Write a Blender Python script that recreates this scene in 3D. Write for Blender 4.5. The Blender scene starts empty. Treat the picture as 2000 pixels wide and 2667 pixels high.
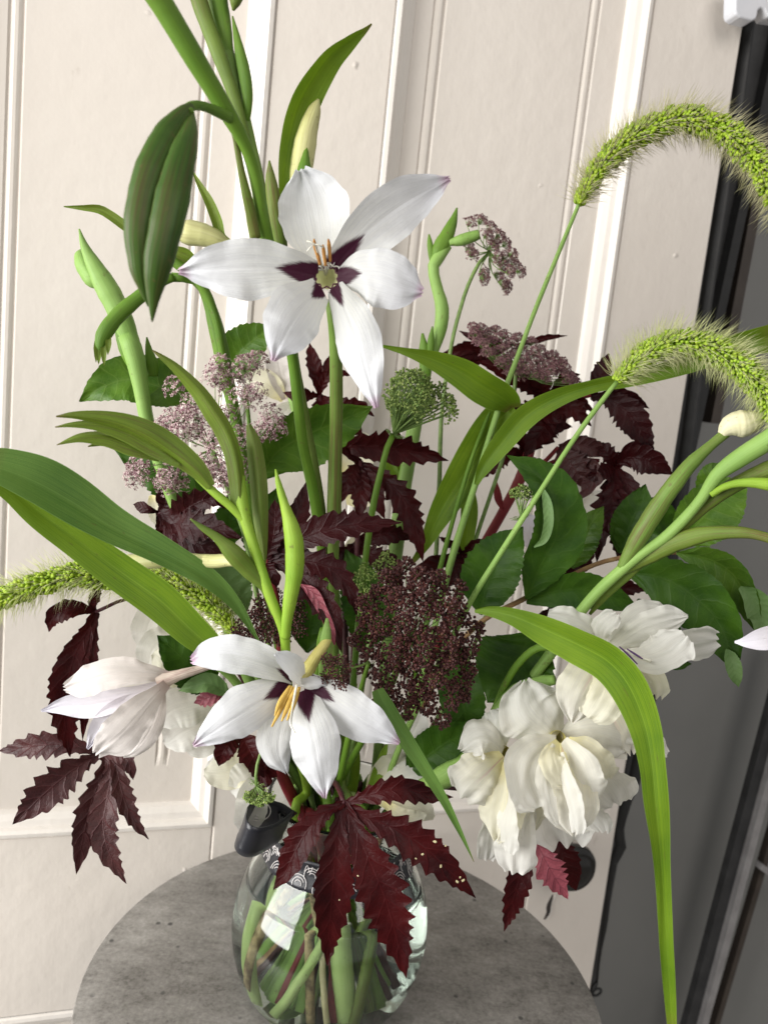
import bpy, math, random
import numpy as np
from mathutils import Vector, Matrix

# ------------------------------------------------------------------ camera
FPX, CX, CY = 2003.0, 1000.0, 1333.5          # focal length and centre in photograph pixels
CAMZ = 1.42
AX = np.array([0.99450861, 0.10465483, 0.0])
BX = np.array([0.01492366, -0.14181583, 0.98978056])
UX = np.array([0.10358532, -0.98434528, -0.14259889])
CAM = np.array([0.0, 0.0, CAMZ])
sc = bpy.context.scene
COL = sc.collection
cam_d = bpy.data.cameras.new('camera')
cam = bpy.data.objects.new('camera', cam_d)
COL.objects.link(cam)
m = Matrix.Identity(4)
for r, vec in enumerate((AX, BX, UX)):
    m[r][0], m[r][1], m[r][2], m[r][3] = vec[0], -vec[1], -vec[2], CAM[r]
cam.matrix_world = m
cam_d.sensor_fit = 'VERTICAL'
cam_d.lens = 26.0
cam_d.sensor_height = 26.0 * 2667.0 / FPX
cam_d.clip_start, cam_d.clip_end = 0.02, 60
cam_d.dof.use_dof = True
cam_d.dof.focus_distance = 0.45
cam_d.dof.aperture_fstop = 8.5
sc.camera = cam

# ------------------------------------------------------------------ light
world = bpy.data.worlds.new('World')
sc.world = world
world.use_nodes = True
bg = world.node_tree.nodes['Background']
bg.inputs['Color'].default_value = (0.97, 0.96, 0.95, 1)
bg.inputs['Strength'].default_value = 0.33


def area(name, loc, target, sx, sy, power, col):
    l = bpy.data.lights.new(name, 'AREA')
    l.shape, l.size, l.size_y, l.energy, l.color = 'RECTANGLE', sx, sy, power, col
    o = bpy.data.objects.new(name, l)
    COL.objects.link(o)
    o.location = loc
    o.rotation_euler = (Vector(target) - Vector(loc)).to_track_quat('-Z', 'Y').to_euler()
    return o


area('window_light', (-1.45, -0.35, 1.50), (0.0, 0.55, 1.15), 1.3, 1.5, 60, (1.0, 0.99, 0.96))
area('front_fill_light', (0.9, -1.3, 2.5), (0.1, 0.55, 1.2), 1.4, 1.2, 15, (1.0, 0.94, 0.88))  # weaker warm fill lamp, added from the upper front right
sc.view_settings.view_transform = 'Standard'
sc.view_settings.look = 'None'
sc.view_settings.gamma = 1.0
sc.view_settings.exposure = 0.26
sc.cycles.max_bounces = 14
sc.cycles.transmission_bounces = 12
sc.cycles.transparent_max_bounces = 12
sc.cycles.caustics_refractive = True
sc.cycles.caustics_reflective = False
sc.cycles.use_denoising = True
sc.cycles.sample_clamp_indirect = 6.0

# ------------------------------------------------------------------ helpers
rnd = random.Random(11)
ORG = {}


def P(x, y, d):
    c = np.array([(x - CX) / FPX * d, (y - CY) / FPX * d, d])
    return CAM + np.array([c @ AX, c @ BX, c @ UX])


def thing(name, label, cat, loc, group=None):
    o = bpy.data.objects.new(name, None)
    COL.objects.link(o)
    o.location = Vector([float(v) for v in loc])
    o.empty_display_size = 0.02
    o['label'], o['category'] = label, cat
    if group:
        o['group'] = group
    ORG[o.name] = np.array([float(v) for v in loc])
    return o


def mesh_obj(name, V, F, mat, parent=None, uv=None, smooth=True, kind=None, label=None):
    V = np.asarray(V, float)
    org = (V.min(0) + V.max(0)) / 2
    me = bpy.data.meshes.new(name)
    me.from_pydata((V - org).tolist(), [], F)
    if uv is not None:
        lay = me.uv_layers.new(name='UVMap')
        idx = np.empty(len(me.loops), dtype=np.int32)
        me.loops.foreach_get('vertex_index', idx)
        lay.data.foreach_set('uv', np.asarray(uv, np.float32)[idx].ravel())
    if smooth:
        me.polygons.foreach_set('use_smooth', np.ones(len(me.polygons), bool))
    me.materials.append(mat)
    me.update()
    o = bpy.data.objects.new(name, me)
    COL.objects.link(o)
    po = np.zeros(3)
    if parent is not None:
        o.parent = parent
        po = ORG[parent.name]
    o.location = Vector((org - po).tolist())
    ORG[o.name] = org
    if kind:
        o['kind'] = kind
    if label:
        o['label'] = label
    return o


def single(o, label, cat, group=None):
    o['label'], o['category'] = label, cat
    if group:
        o['group'] = group
    return o


def spline(K, n):
    """Catmull-Rom through rows of K, n samples spaced by arc length."""
    K = np.asarray(K, float)
    if len(K) == 2:
        t = np.linspace(0, 1, n)[:, None]
        return K[0] * (1 - t) + K[1] * t
    E = np.vstack([2 * K[0] - K[1], K, 2 * K[-1] - K[-2]])
    out = []
    for i in range(1, len(E) - 2):
        p0, p1, p2, p3 = E[i - 1:i + 3]
        t = np.linspace(0, 1, 14, endpoint=False)[:, None]
        out.append(.5 * ((2 * p1) + (p2 - p0) * t + (2 * p0 - 5 * p1 + 4 * p2 - p3) * t ** 2 + (3 * p1 - p0 - 3 * p2 + p3) * t ** 3))
    out = np.vstack(out + [K[-1:]])
    s = np.r_[0, np.cumsum(np.linalg.norm(np.diff(out[:, :3], axis=0), axis=1) + 1e-9)]
    q = np.linspace(0, s[-1], n)
    return np.stack([np.interp(q, s, out[:, j]) for j in range(out.shape[1])], 1)


def L(pts, d0, d1, mid=0.0):
    """pixel path -> (x, y, depth) with the depth running from d0 to d1 (mid bows it)."""
    p = np.asarray(pts, float)
    s = np.r_[0, np.cumsum(np.linalg.norm(np.diff(p[:, :2], axis=0), axis=1))]
    s = s / max(s[-1], 1e-6)
    d = d0 + (d1 - d0) * s + mid * 4 * s * (1 - s)
    return [tuple(p[i, :2]) + (d[i],) + tuple(p[i, 2:]) for i in range(len(p))]


PROF = {
    'lobe': [(0, .20), (.12, .34), (.3, .70), (.48, 1), (.66, .84), (.82, .5), (.93, .2), (1, .015)],
    'leaf': [(0, .06), (.06, .3), (.18, .72), (.36, .98), (.5, 1), (.68, .82), (.84, .48), (.94, .16), (1, .01)],
    'blade': [(0, .45), (.2, .85), (.45, 1), (.75, .62), (.92, .22), (1, .01)],
    'petal': [(0, .26), (.12, .42), (.32, .82), (.52, 1), (.7, .88), (.85, .52), (.95, .2), (1, .02)],
    'broad': [(0, .40), (.14, .60), (.34, .90), (.5, 1), (.68, .86), (.84, .52), (.94, .24), (1, .02)],
    'blunt': [(0, .22), (.15, .46), (.4, .86), (.6, 1), (.78, .93), (.91, .66), (.97, .36), (1, .1)],
    'round': [(0, .3), (.12, .5), (.3, .84), (.5, 1), (.72, .95), (.86, .72), (.95, .4), (1, .06)],
    'fan': [(0, .22), (.15, .4), (.4, .8), (.65, 1), (.85, .96), (.95, .75), (1, .45)],
    'even': [(0, 1), (1, 1)],
}


def fbm(x, seed):
    return (np.sin(x * 1.0 + seed) + .5 * np.sin(x * 2.3 + seed * 1.7) + .3 * np.sin(x * 4.1 + seed * 2.9)) / 1.8


def rgeo(pts, w=None, prof='leaf', roll=0, fold=0, cup=0, ruf=0, rf=4, ser=0, teeth=10, nu=32, nv=8, side=None, seed=0, wob=0.0, ripple=0.0, crk=0.0, pleat=0.0):
    """A leaf / petal surface along a path. Width is real, turned about the path by roll degrees."""
    K = []
    for p in pts:
        q = P(*p[:3])
        K.append(np.r_[q, (p[3] if len(p) > 3 else 0.0), p[2]])
    if ser:
        nu = max(nu, teeth * 6)
    S = spline(K, nu + 1)
    t = np.linspace(0, 1, nu + 1)
    C, wp, dep = S[:, :3], S[:, 3], S[:, 4]
    if w is not None:
        pr = np.array(PROF[prof])
        wp = w * np.interp(t, pr[:, 0], pr[:, 1])
        ker = np.ones(5) / 5
        wp = np.convolve(np.r_[[wp[0]] * 2, wp, [wp[-1]] * 2], ker, 'valid') if nu > 12 and not ser else wp
    T = np.gradient(C, axis=0)
    T /= np.linalg.norm(T, axis=1)[:, None] + 1e-12
    view = C - CAM
    view /= np.linalg.norm(view, axis=1)[:, None]
    if side is None:
        S0 = np.cross(T, view)
    else:
        S0 = np.tile(np.asarray(side, float), (nu + 1, 1))
        S0 -= T * (S0 * T).sum(1)[:, None]
    S0 /= np.linalg.norm(S0, axis=1)[:, None] + 1e-12
    N0 = np.cross(S0, T)
    sgn = np.where((N0 * view).sum(1) > 0, -1.0, 1.0)[:, None]
    N0 = N0 * sgn
    if isinstance(roll, (tuple, list)):
        ra = np.interp(t, np.linspace(0, 1, len(roll)), roll)
    else:
        ra = np.full(nu + 1, float(roll))
    ra = np.radians(ra)[:, None]
    SS = np.cos(ra) * S0 + np.sin(ra) * N0
    NN = -np.sin(ra) * S0 + np.cos(ra) * N0
    comp = 1 / np.maximum(np.cos(ra[:, 0]), .45) if side is None else 1
    hw = wp / 2 * dep / FPX * comp
    hmax = hw.max()
    vv = np.linspace(-1, 1, nv + 1)
    V = np.zeros((nu + 1, nv + 1, 3))
    UV = np.zeros((nu + 1, nv + 1, 2))
    if ser:
        ph = []
        for sd in (0, 1):
            x = t * teeth + .55 * fbm(t * 8, seed + sd * 3.1) + sd * .43
            fr = x - np.floor(x)
            k = np.floor(x)
            amp = .40 + 1.15 * (np.sin(k * 12.9898 + seed + sd * 7) * .5 + .5)
            ph.append(1 + ser * amp * (np.minimum(fr / .82, (1 - fr) / .18) ** 1.25 - .45))
        ph = np.array(ph)
    for j, v in enumerate(vv):
        h = hw.copy()
        if ser:
            h = h * (1 + (ph[0 if v < 0 else 1] - 1) * abs(v) ** 2)
        if wob:
            h = h * (1 + wob * fbm(t * 7, seed + (2.0 if v < 0 else 5.0)) * abs(v))
        off = fold * abs(v) * hw + cup * v * v * hw + .05 * hmax * fbm(t * 8 + v * 1.5, seed + pts[0][0] * .1) * (.4 + abs(v))
        if ruf:
            off = off + ruf * hmax * np.minimum(t * 3, 1) * abs(v) ** 1.6 * fbm(t * rf * 6.283 / 2, seed + (0 if v < 0 else 2.2))
        if pleat:
            off = off + pleat * hmax * t ** 1.3 * (math.sin(v * 7.5 + seed) + .6 * math.sin(v * 13 + seed * 2.3)) * (.7 + .5 * fbm(t * 4, seed))
        if crk:
            off = off + crk * hmax * (abs(v) ** 4 * fbm(t * 17, seed * 3 + (1. if v < 0 else 4.)) * np.minimum(t * 2, 1) + t ** 7 * math.sin(v * 8 + seed * 2) * 1.2 + .35 * t * fbm(t * 9 + v * 5, seed + 1))
        if ripple:
            off = off + ripple * hmax * np.sin(t * 26 - abs(v) * 5 + seed) * abs(v) * (1 - abs(v)) * 2
        V[:, j] = C + SS * (h * v)[:, None] + NN * off[:, None]
        UV[:, j, 0] = t
        UV[:, j, 1] = v * .5 + .5
    F = []
    n1 = nv + 1
    for i in range(nu):
        for j in range(nv):
            a = i * n1 + j
            F.append((a, a + 1, a + n1 + 1, a + n1))
    return V.reshape(-1, 3), F, UV.reshape(-1, 2)


def ribbon(name, pts, mat, parent=None, label=None, kind=None, **kw):
    V, F, U = rgeo(pts, **kw)
    return mesh_obj(name, V, F, mat, parent, U, label=label, kind=kind)


def palm(name, base, lobes, mat, parent, d0, ser=.42, seed=0, label=None, fold=.26, ripple=.035, sagging=.006, wf=1.0):
    """A palmate toothed leaf: lobes = [(pixel points, width, depth at tip, teeth)], one mesh."""
    AV, AF, AU = [], [], []
    n = 0
    for k, lb in enumerate(lobes):
        pts, w, d1 = lb[:3]
        te = lb[3] if len(lb) > 3 else 9
        path = L([base] + list(pts), d0 + .0004 * k, d1, -sagging)
        V, F, U = rgeo(path, w=w * wf, prof='lobe', ser=ser * .85, teeth=te, nv=8, fold=fold, seed=seed + k * 1.37, ripple=ripple,
                       roll=rnd.uniform(-14, 14))
        AV.append(V)
        AU.append(U)
        AF += [tuple(i + n for i in f) for f in F]
        n += len(V)
    return mesh_obj(name, np.vstack(AV), AF, mat, parent, np.vstack(AU), label=label)


VX, VY, TZ = -0.0075, 0.504, 1.0


def VP(r, ang, z):
    a = math.radians(ang)
    return Vector((VX + r * math.cos(a), VY + r * math.sin(a), TZ + z))


def tgeo(pts, rad, nu=None, ns=10, flat=1.0, close=True):
    K = []
    last = 0.002
    rad = list(rad) if hasattr(rad, '__len__') else [rad] * len(pts)
    while len(rad) < len(pts):
        rad.append(None)
    for p, r in zip(pts, rad):
        if isinstance(p, Vector):
            q = np.array(p)
            rr = last if r is None else r
        else:
            q = P(*p[:3])
            rr = last if r is None else r * p[2] / FPX
        last = rr
        K.append(np.r_[q, rr])
    n = nu or max(10, 6 * len(K))
    S = spline(K, n + 1)
    C, R = S[:, :3], np.maximum(S[:, 3], 1e-5)
    R = R * (1 + .045 * fbm(np.linspace(0, 3.2 * len(K), n + 1), float(K[0][0] * 91 + K[0][2] * 57)))
    T = np.gradient(C, axis=0)
    T /= np.linalg.norm(T, axis=1)[:, None] + 1e-12
    view = C - CAM
    view /= np.linalg.norm(view, axis=1)[:, None]
    S0 = np.cross(T, view)
    S0 /= np.linalg.norm(S0, axis=1)[:, None] + 1e-12
    N0 = np.cross(S0, T)
    V, U = [], []
    for k in range(ns):
        a = 2 * math.pi * k / ns
        V.append(C + S0 * (R * math.cos(a))[:, None] + N0 * (R * flat * math.sin(a))[:, None])
        U.append(np.stack([np.linspace(0, 1, n + 1), np.full(n + 1, abs(2 * k / ns - 1))], 1))
    V = np.stack(V, 1).reshape(-1, 3)
    U = np.stack(U, 1).reshape(-1, 2)
    F = []
    for i in range(n):
        for k in range(ns):
            F.append((i * ns + k, i * ns + (k + 1) % ns, (i + 1) * ns + (k + 1) % ns, (i + 1) * ns + k))
    if close:
        F.append(tuple(range(ns))[::-1])
        F.append(tuple(n * ns + k for k in range(ns)))
    return V, F, U


def tube(name, pts, rad, mat, parent=None, label=None, kind=None, tail=None, **kw):
    """tail = (angle at neck, angle at foot, radius at foot): carries a stem down into the vase."""
    pts = list(pts)
    if tail:
        pts += [VP(tail[3] if len(tail) > 3 else .030, tail[0], .135), VP(tail[2], tail[1], .014)]
    V, F, U = tgeo(pts, rad, **kw)
    return mesh_obj(name, V, F, mat, parent, U, label=label, kind=kind)


class Bag:
    def __init__(s):
        s.V, s.F, s.U, s.n = [], [], [], 0

    def add(s, V, F, U=None):
        V = np.asarray(V)
        s.V.append(V)
        s.U.append(np.zeros((len(V), 2)) if U is None else np.asarray(U))
        n = s.n
        s.F += [tuple(i + n for i in f) for f in F]
        s.n += len(V)

    def obj(s, name, mat, parent=None, **kw):
        return mesh_obj(name, np.vstack(s.V), s.F, mat, parent, np.vstack(s.U), **kw)


# ------------------------------------------------------------------ materials
class NT:
    def __init__(s, name):
        s.m = bpy.data.materials.new(name)
        s.m.use_nodes = True
        s.t = s.m.node_tree
        s.t.nodes.clear()
        s.out = s.n('ShaderNodeOutputMaterial')

    def n(s, typ, **kw):
        x = s.t.nodes.new(typ)
        for k, v in kw.items():
            setattr(x, k, v)
        return x

    def l(s, a, b):
        s.t.links.new(a, b)

    def val(s, sock, v):
        if hasattr(v, 'is_output') or isinstance(v, bpy.types.NodeSocket):
            s.l(v, sock)
        else:
            sock.default_value = v

    def math(s, op, a, b=0.0, c=0.0):
        x = s.n('ShaderNodeMath', operation=op)
        s.val(x.inputs[0], a)
        s.val(x.inputs[1], b)
        s.val(x.inputs[2], c)
        return x.outputs[0]

    def mix(s, f, a, b, blend='MIX'):
        x = s.n('ShaderNodeMix', data_type='RGBA', blend_type=blend)
        s.val(x.inputs[0], f)
        s.val(x.inputs[6], a if not isinstance(a, tuple) else a + (1,) * (4 - len(a)))
        s.val(x.inputs[7], b if not isinstance(b, tuple) else b + (1,) * (4 - len(b)))
        return x.outputs[2]

    def noise(s, vec, scale, detail=3, rough=.55):
        x = s.n('ShaderNodeTexNoise')
        x.inputs['Scale'].default_value = scale
        x.inputs['Detail'].default_value = detail
        x.inputs['Roughness'].default_value = rough
        if vec is not None:
            s.l(vec, x.inputs['Vector'])
        return x.outputs['Fac']

    def ramp(s, f, stops):
        x = s.n('ShaderNodeValToRGB')
        e = x.color_ramp.elements
        while len(e) < len(stops):
            e.new(.5)
        for i, (p, c) in enumerate(stops):
            e[i].position = p
            e[i].color = tuple(c) + (1,) if len(c) == 3 else c
        s.l(f, x.inputs[0])
        return x.outputs[0]

    def map(s, f, a, b, c=0., d=1.):
        x = s.n('ShaderNodeMapRange')
        s.val(x.inputs[0], f)
        for i, v in enumerate((a, b, c, d)):
            x.inputs[i + 1].default_value = v
        return x.outputs[0]

    def obj(s):
        return s.n('ShaderNodeTexCoord').outputs['Object']

    def geo(s):
        return s.n('ShaderNodeNewGeometry').outputs['Position']

    def uv(s):
        o = s.n('ShaderNodeTexCoord').outputs['UV']
        x = s.n('ShaderNodeSeparateXYZ')
        s.l(o, x.inputs[0])
        return o, x.outputs[0], x.outputs[1]

    def scaled(s, vec, sx, sy, sz=1):
        x = s.n('ShaderNodeMapping')
        x.inputs['Scale'].default_value = (sx, sy, sz)
        s.l(vec, x.inputs['Vector'])
        return x.outputs[0]

    def finish(s, col, rough=.5, bump=None, bstr=.2, bdist=.001, trans=0., tcol=None, spec=.5, **kw):
        p = s.n('ShaderNodeBsdfPrincipled')
        s.val(p.inputs['Base Color'], col if not isinstance(col, tuple) else col + (1,))
        s.val(p.inputs['Roughness'], rough)
        s.val(p.inputs['Specular IOR Level'], spec)
        for k, v in kw.items():
            s.val(p.inputs[k.replace('_', ' ')], v)
        if bump is not None:
            b = s.n('ShaderNodeBump')
            b.inputs['Strength'].default_value = bstr
            b.inputs['Distance'].default_value = bdist
            s.l(bump, b.inputs['Height'])
            s.l(b.outputs[0], p.inputs['Normal'])
        sh = p.outputs[0]
        if trans:
            tr = s.n('ShaderNodeBsdfTranslucent')
            s.val(tr.inputs['Color'], tcol if tcol is not None and not isinstance(tcol, tuple) else (tcol + (1,) if tcol else col if not isinstance(col, tuple) else col + (1,)))
            mx = s.n('ShaderNodeMixShader')
            mx.inputs[0].default_value = trans
            s.l(sh, mx.inputs[1])
            s.l(tr.outputs[0], mx.inputs[2])
            sh = mx.outputs[0]
        s.l(sh, s.out.inputs['Surface'])
        return s.m


def m_mono(name, c0, c1, stripe=70, rough=.42, trans=.26, red=None, strength=.75):
    t = NT(name)
    uvv, u, v = t.uv()
    st = t.noise(t.scaled(uvv, 1.2, stripe), 1.0, 2)
    big = t.noise(t.geo(), 28, 3)
    f = t.math('ADD', t.math('MULTIPLY', t.map(st, .35, .65), strength), t.math('MULTIPLY', t.map(big, .3, .7), .6))
    col = t.mix(f, c0, c1)
    if red:
        col = t.mix(t.math('MULTIPLY', t.map(t.noise(t.scaled(uvv, 2.2, stripe * .45), 1.0, 2), .48, .68), .75), col, red)
    midr = t.map(t.math('ABSOLUTE', t.math('SUBTRACT', v, .5)), .0, .022, 1., 0.)
    col = t.mix(t.math('MULTIPLY', midr, .25), col, tuple(min(1, x * 1.7 + .03) for x in c1))
    fine = t.noise(t.geo(), 900, 2)
    fleck = t.math('MULTIPLY', t.map(t.noise(t.scaled(uvv, 26, 9), 1.0, 3), .66, .74), .45)
    col = t.mix(fleck, col, (.10, .075, .018))
    col = t.mix(t.math('MULTIPLY', t.map(u, .93, 1.0), .7), col, (.16, .10, .03))
    col = t.mix(t.math('MULTIPLY', t.map(t.math('ABSOLUTE', t.math('SUBTRACT', v, .5)), .47, .5), .5), col, tuple(min(1, x * 1.6 + .05) for x in c1))
    rg = t.math('ADD', rough - .08, t.math('MULTIPLY', big, .25))
    return t.finish(col, rg, t.math('ADD', st, t.math('MULTIPLY', fine, .25)), .45, .0008, trans, spec=.35)


def m_veined(name, c0, c1, cv, nlat=9, rough=.45, trans=.18, bstr=.6, vein=.45, spec=.5):
    t = NT(name)
    uvv, u, v = t.uv()
    av = t.math('MULTIPLY', t.math('ABSOLUTE', t.math('SUBTRACT', v, .5)), 2.0)
    wob = t.math('MULTIPLY', t.math('SUBTRACT', t.noise(t.geo(), 60, 2), .5), .10)
    lat = t.math('FRACT', t.math('ADD', t.math('MULTIPLY', t.math('SUBTRACT', t.math('ADD', u, wob), t.math('MULTIPLY', av, .13)), nlat), t.math('MULTIPLY', v, .0)))
    tri = t.math('ABSOLUTE', t.math('SUBTRACT', lat, .5))
    lv = t.map(tri, .0, .09, 1., 0.)
    mv = t.map(av, .0, .055, 1., 0.)
    net = t.n('ShaderNodeTexVoronoi', feature='DISTANCE_TO_EDGE')
    net.inputs['Scale'].default_value = 330
    t.l(t.geo(), net.inputs['Vector'])
    nv = t.map(net.outputs['Distance'], 0, .12, .35, 0.)
    ve = t.math('MAXIMUM', t.math('MAXIMUM', lv, mv), nv)
    big = t.noise(t.geo(), 45, 4)
    col = t.mix(t.map(big, .3, .7), c0, c1)
    col = t.mix(t.math('MULTIPLY', ve, vein), col, cv)
    puff = t.math('SUBTRACT', t.map(tri, 0, .5, 0., 1.), t.math('MULTIPLY', ve, .7))
    puff = t.math('ADD', t.math('MULTIPLY', puff, .55), t.math('MULTIPLY', t.noise(t.geo(), 260, 3), .35))
    return t.finish(col, rough, puff, bstr, .0012, trans, spec=spec)


def m_stem(name, c0, c1, red=None, ridges=34, rough=.5, amount=.8):
    t = NT(name)
    uvv, u, v = t.uv()
    st = t.noise(t.scaled(uvv, 2.0, ridges), 1.0, 2)
    big = t.noise(t.geo(), 35, 3)
    col = t.mix(t.math('ADD', t.math('MULTIPLY', t.map(st, .35, .65), .45), t.math('MULTIPLY', t.map(big, .3, .7), .55)), c0, c1)
    if red:
        rf = t.math('MULTIPLY', t.map(t.noise(t.scaled(uvv, 2.6, ridges * .8), 1.0, 1), .45, .66), t.map(t.noise(t.geo(), 14, 1), .35, .6))
        col = t.mix(t.math('MULTIPLY', rf, amount), col, red)
    fl = t.math('MULTIPLY', t.map(t.noise(t.geo(), 240, 3), .64, .72), .5)
    col = t.mix(fl, col, (.11, .075, .025))
    return t.finish(col, rough, t.math('ADD', st, t.math('MULTIPLY', big, 1.5)), .45, .0007, .08, spec=.32)


def m_petal(name, base, tip, inner=None, i0=.0, i1=.25, star=False, pink=None, pinkline=False, trans=.22, rough=.5, reach=.30):
    t = NT(name)
    uvv, u, v = t.uv()
    av = t.math('MULTIPLY', t.math('ABSOLUTE', t.math('SUBTRACT', v, .5)), 2.0)
    st = t.noise(t.scaled(uvv, 1.5, 46), 1.0, 3)
    blot = t.noise(t.geo(), 40, 3)
    col = t.mix(t.map(u, .1, .9), base, tip)
    col = t.mix(t.math('MULTIPLY', t.map(st, .40, .66), .50), col, tuple(x * .82 for x in tip))
    col = t.mix(t.math('MULTIPLY', t.map(blot, .5, .75), .12), col, (.70, .68, .62))
    if inner:
        col = t.mix(t.math('MULTIPLY', t.map(t.math('ADD', u, t.math('MULTIPLY', t.math('SUBTRACT', blot, .5), .3)), i0, i1, 1., 0.), .85), col, inner)
    if pinkline:
        k = t.math('MULTIPLY', t.map(t.math('ABSOLUTE', t.math('SUBTRACT', t.math('ADD', v, t.math('MULTIPLY', t.math('SUBTRACT', blot, .5), .12)), .5)), 0., .035, 1., 0.), t.map(u, .2, .7, 1., 0.))
        col = t.mix(t.math('MULTIPLY', k, .55), col, (.55, .16, .32))
    if star:
        e = t.math('ADD', u, t.math('MULTIPLY', t.math('SUBTRACT', t.noise(t.scaled(uvv, 5, 42), 1, 4, .7), .5), .20))
        lim = t.math('MULTIPLY', t.math('SUBTRACT', reach, e), 3.3)
        k = t.map(t.math('SUBTRACT', lim, av), -.07, .09, 0., 1.)
        col = t.mix(k, col, (.045, .004, .020))
        edge = t.math('MULTIPLY', t.map(u, .90, 1.0, 0., 1.), .7)
        col = t.mix(edge, col, (.55, .30, .45))
    bmp = t.math('ADD', st, t.math('MULTIPLY', t.map(av, 0, .12, 1., 0.), .8))
    return t.finish(col, rough, t.math('ADD', bmp, t.math('MULTIPLY', t.noise(t.geo(), 130, 3), 1.2)), .34, .0010, trans, tcol=col, spec=.30)


def m_plain(name, c0, c1, scale=120, rough=.5, trans=0., bump=.2, spec=.5, **kw):
    t = NT(name)
    nz = t.noise(t.geo(), scale, 3)
    col = t.mix(t.map(nz, .32, .68), c0, c1)
    return t.finish(col, rough, t.noise(t.geo(), scale * 4, 3), bump, .0008, trans, spec=spec, **kw)


MT = {}
MT['stem'] = m_stem('green_stem', (.065, .150, .010), (.135, .245, .022))
MT['stem_red'] = m_stem('striped_stem', (.090, .180, .022), (.170, .270, .050), red=(.120, .050, .030))
MT['stem_olive'] = m_stem('olive_bract', (.075, .130, .012), (.150, .220, .030), red=(.110, .045, .022), amount=.9)
MT['stem_pale'] = m_stem('pale_stem', (.170, .310, .060), (.270, .420, .110))
MT['stem_wet'] = m_stem('pale_wet_stem', (.340, .480, .150), (.480, .600, .240))
MT['stem_bright'] = m_stem('bright_bud', (.170, .320, .020), (.300, .440, .045), ridges=46)
MT['pod'] = m_stem('dark_pod', (.024, .062, .005), (.060, .120, .012), red=(.070, .055, .016), ridges=10)
MT['redstem'] = m_stem('crimson_stem', (.150, .010, .016), (.230, .026, .030), ridges=20)
MT['darkstem'] = m_stem('dark_stalk', (.040, .008, .012), (.075, .014, .018), ridges=20)
MT['twig'] = m_plain('woody_twig', (.20, .10, .04), (.34, .22, .09), 160, .6)
MT['bark'] = m_plain('bark_twig', (.10, .055, .022), (.46, .36, .18), 150, .7, bump=.6)
MT['beige'] = m_plain('beige_stem', (.42, .36, .20), (.55, .50, .30), 90, .5)
MT['mono'] = m_mono('grass_leaf', (.060, .140, .004), (.150, .250, .008))
MT['mono_dark'] = m_mono('broad_leaf', (.030, .090, .007), (.105, .190, .014), red=(.050, .070, .012), stripe=44)
MT['mono_blue'] = m_mono('broad_leaf_underside', (.050, .130, .018), (.115, .215, .036), stripe=60, rough=.55)
MT['bract'] = m_mono('bract_leaf', (.080, .145, .008), (.165, .245, .020), stripe=40, red=(.110, .090, .025))
MT['leaf'] = m_veined('green_leaf', (.034, .092, .006), (.090, .180, .012), (.150, .230, .040), vein=.28, bstr=.26, spec=.30)
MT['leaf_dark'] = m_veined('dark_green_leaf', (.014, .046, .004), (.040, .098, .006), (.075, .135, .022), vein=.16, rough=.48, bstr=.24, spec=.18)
MT['leaf_pale'] = m_veined('pale_leaf_underside', (.090, .180, .045), (.140, .240, .075), (.200, .290, .110), vein=.2, rough=.6, bstr=.2)
MT['red'] = m_veined('burgundy_leaf', (.016, .0012, .0019), (.046, .0030, .0034), (.075, .0055, .0070), nlat=8, rough=.42, trans=.16, vein=.24, bstr=.40, spec=.14)
MT['red_dark'] = m_veined('dark_burgundy_leaf', (.012, .0011, .0018), (.030, .0022, .0030), (.050, .0040, .0055), nlat=8, rough=.42, trans=.10, vein=.25, bstr=.40, spec=.16)
MT['red_pale'] = m_veined('dusty_burgundy_leaf', (.026, .0050, .0060), (.060, .0150, .0140), (.080, .010, .013), nlat=7, rough=.5, trans=.12, vein=.45, bstr=.55, spec=.35)
MT['red_pink'] = m_veined('pink_leaf_underside', (.200, .035, .055), (.300, .070, .090), (.110, .012, .028), nlat=7, rough=.5, trans=.15, vein=.6, bstr=.6)
MT['star'] = m_petal('star_petal', (.71, .71, .67), (.70, .71, .76), star=True)
MT['star_short'] = m_petal('star_petal_short_mark', (.71, .71, .66), (.70, .71, .76), star=True, reach=.21)
MT['star_clear'] = m_petal('star_petal_clear', (.71, .70, .63), (.71, .72, .75))
MT['star_back'] = m_petal('star_petal_back', (.60, .53, .48), (.68, .64, .62), inner=(.30, .18, .16), i0=-.1, i1=.20)
MT['ruffle'] = m_petal('ruffled_petal', (.80, .78, .68), (.80, .79, .75), trans=.48)
MT['ruffle_cream'] = m_petal('cream_petal', (.80, .75, .50), (.80, .78, .66), inner=(.78, .71, .32), i0=.0, i1=.30, trans=.48)
MT['ruffle_pink'] = m_petal('pink_veined_petal', (.80, .76, .52), (.80, .78, .72), inner=(.78, .71, .32), i0=.0, i1=.36, pinkline=True, trans=.48)
MT['lilac'] = m_petal('lilac_petal', (.76, .70, .72), (.78, .76, .84))
MT['throat'] = m_plain('flower_throat', (.66, .67, .34), (.76, .76, .50), 80, .5, .2)
MT['tube'] = m_stem('flower_tube', (.42, .38, .10), (.58, .52, .20), ridges=12)
MT['tube_pink'] = m_stem('flower_tube_pink', (.60, .48, .40), (.68, .58, .50), red=(.36, .22, .20), ridges=12)
MT['cream'] = m_stem('cream_bud', (.62, .58, .34), (.74, .70, .50), ridges=8)
MT['bud_green'] = m_stem('cream_green_bud', (.46, .46, .17), (.60, .58, .30), red=(.25, .18, .10), ridges=10, amount=.4)
MT['anther'] = m_plain('anther', (.30, .12, .025), (.52, .26, .06), 400, .8)
MT['anther_gold'] = m_plain('gold_anther', (.48, .29, .045), (.62, .42, .10), 300, .7)
MT['filament'] = m_plain('filament', (.72, .70, .58), (.80, .78, .70), 100, .5, .2)
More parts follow.
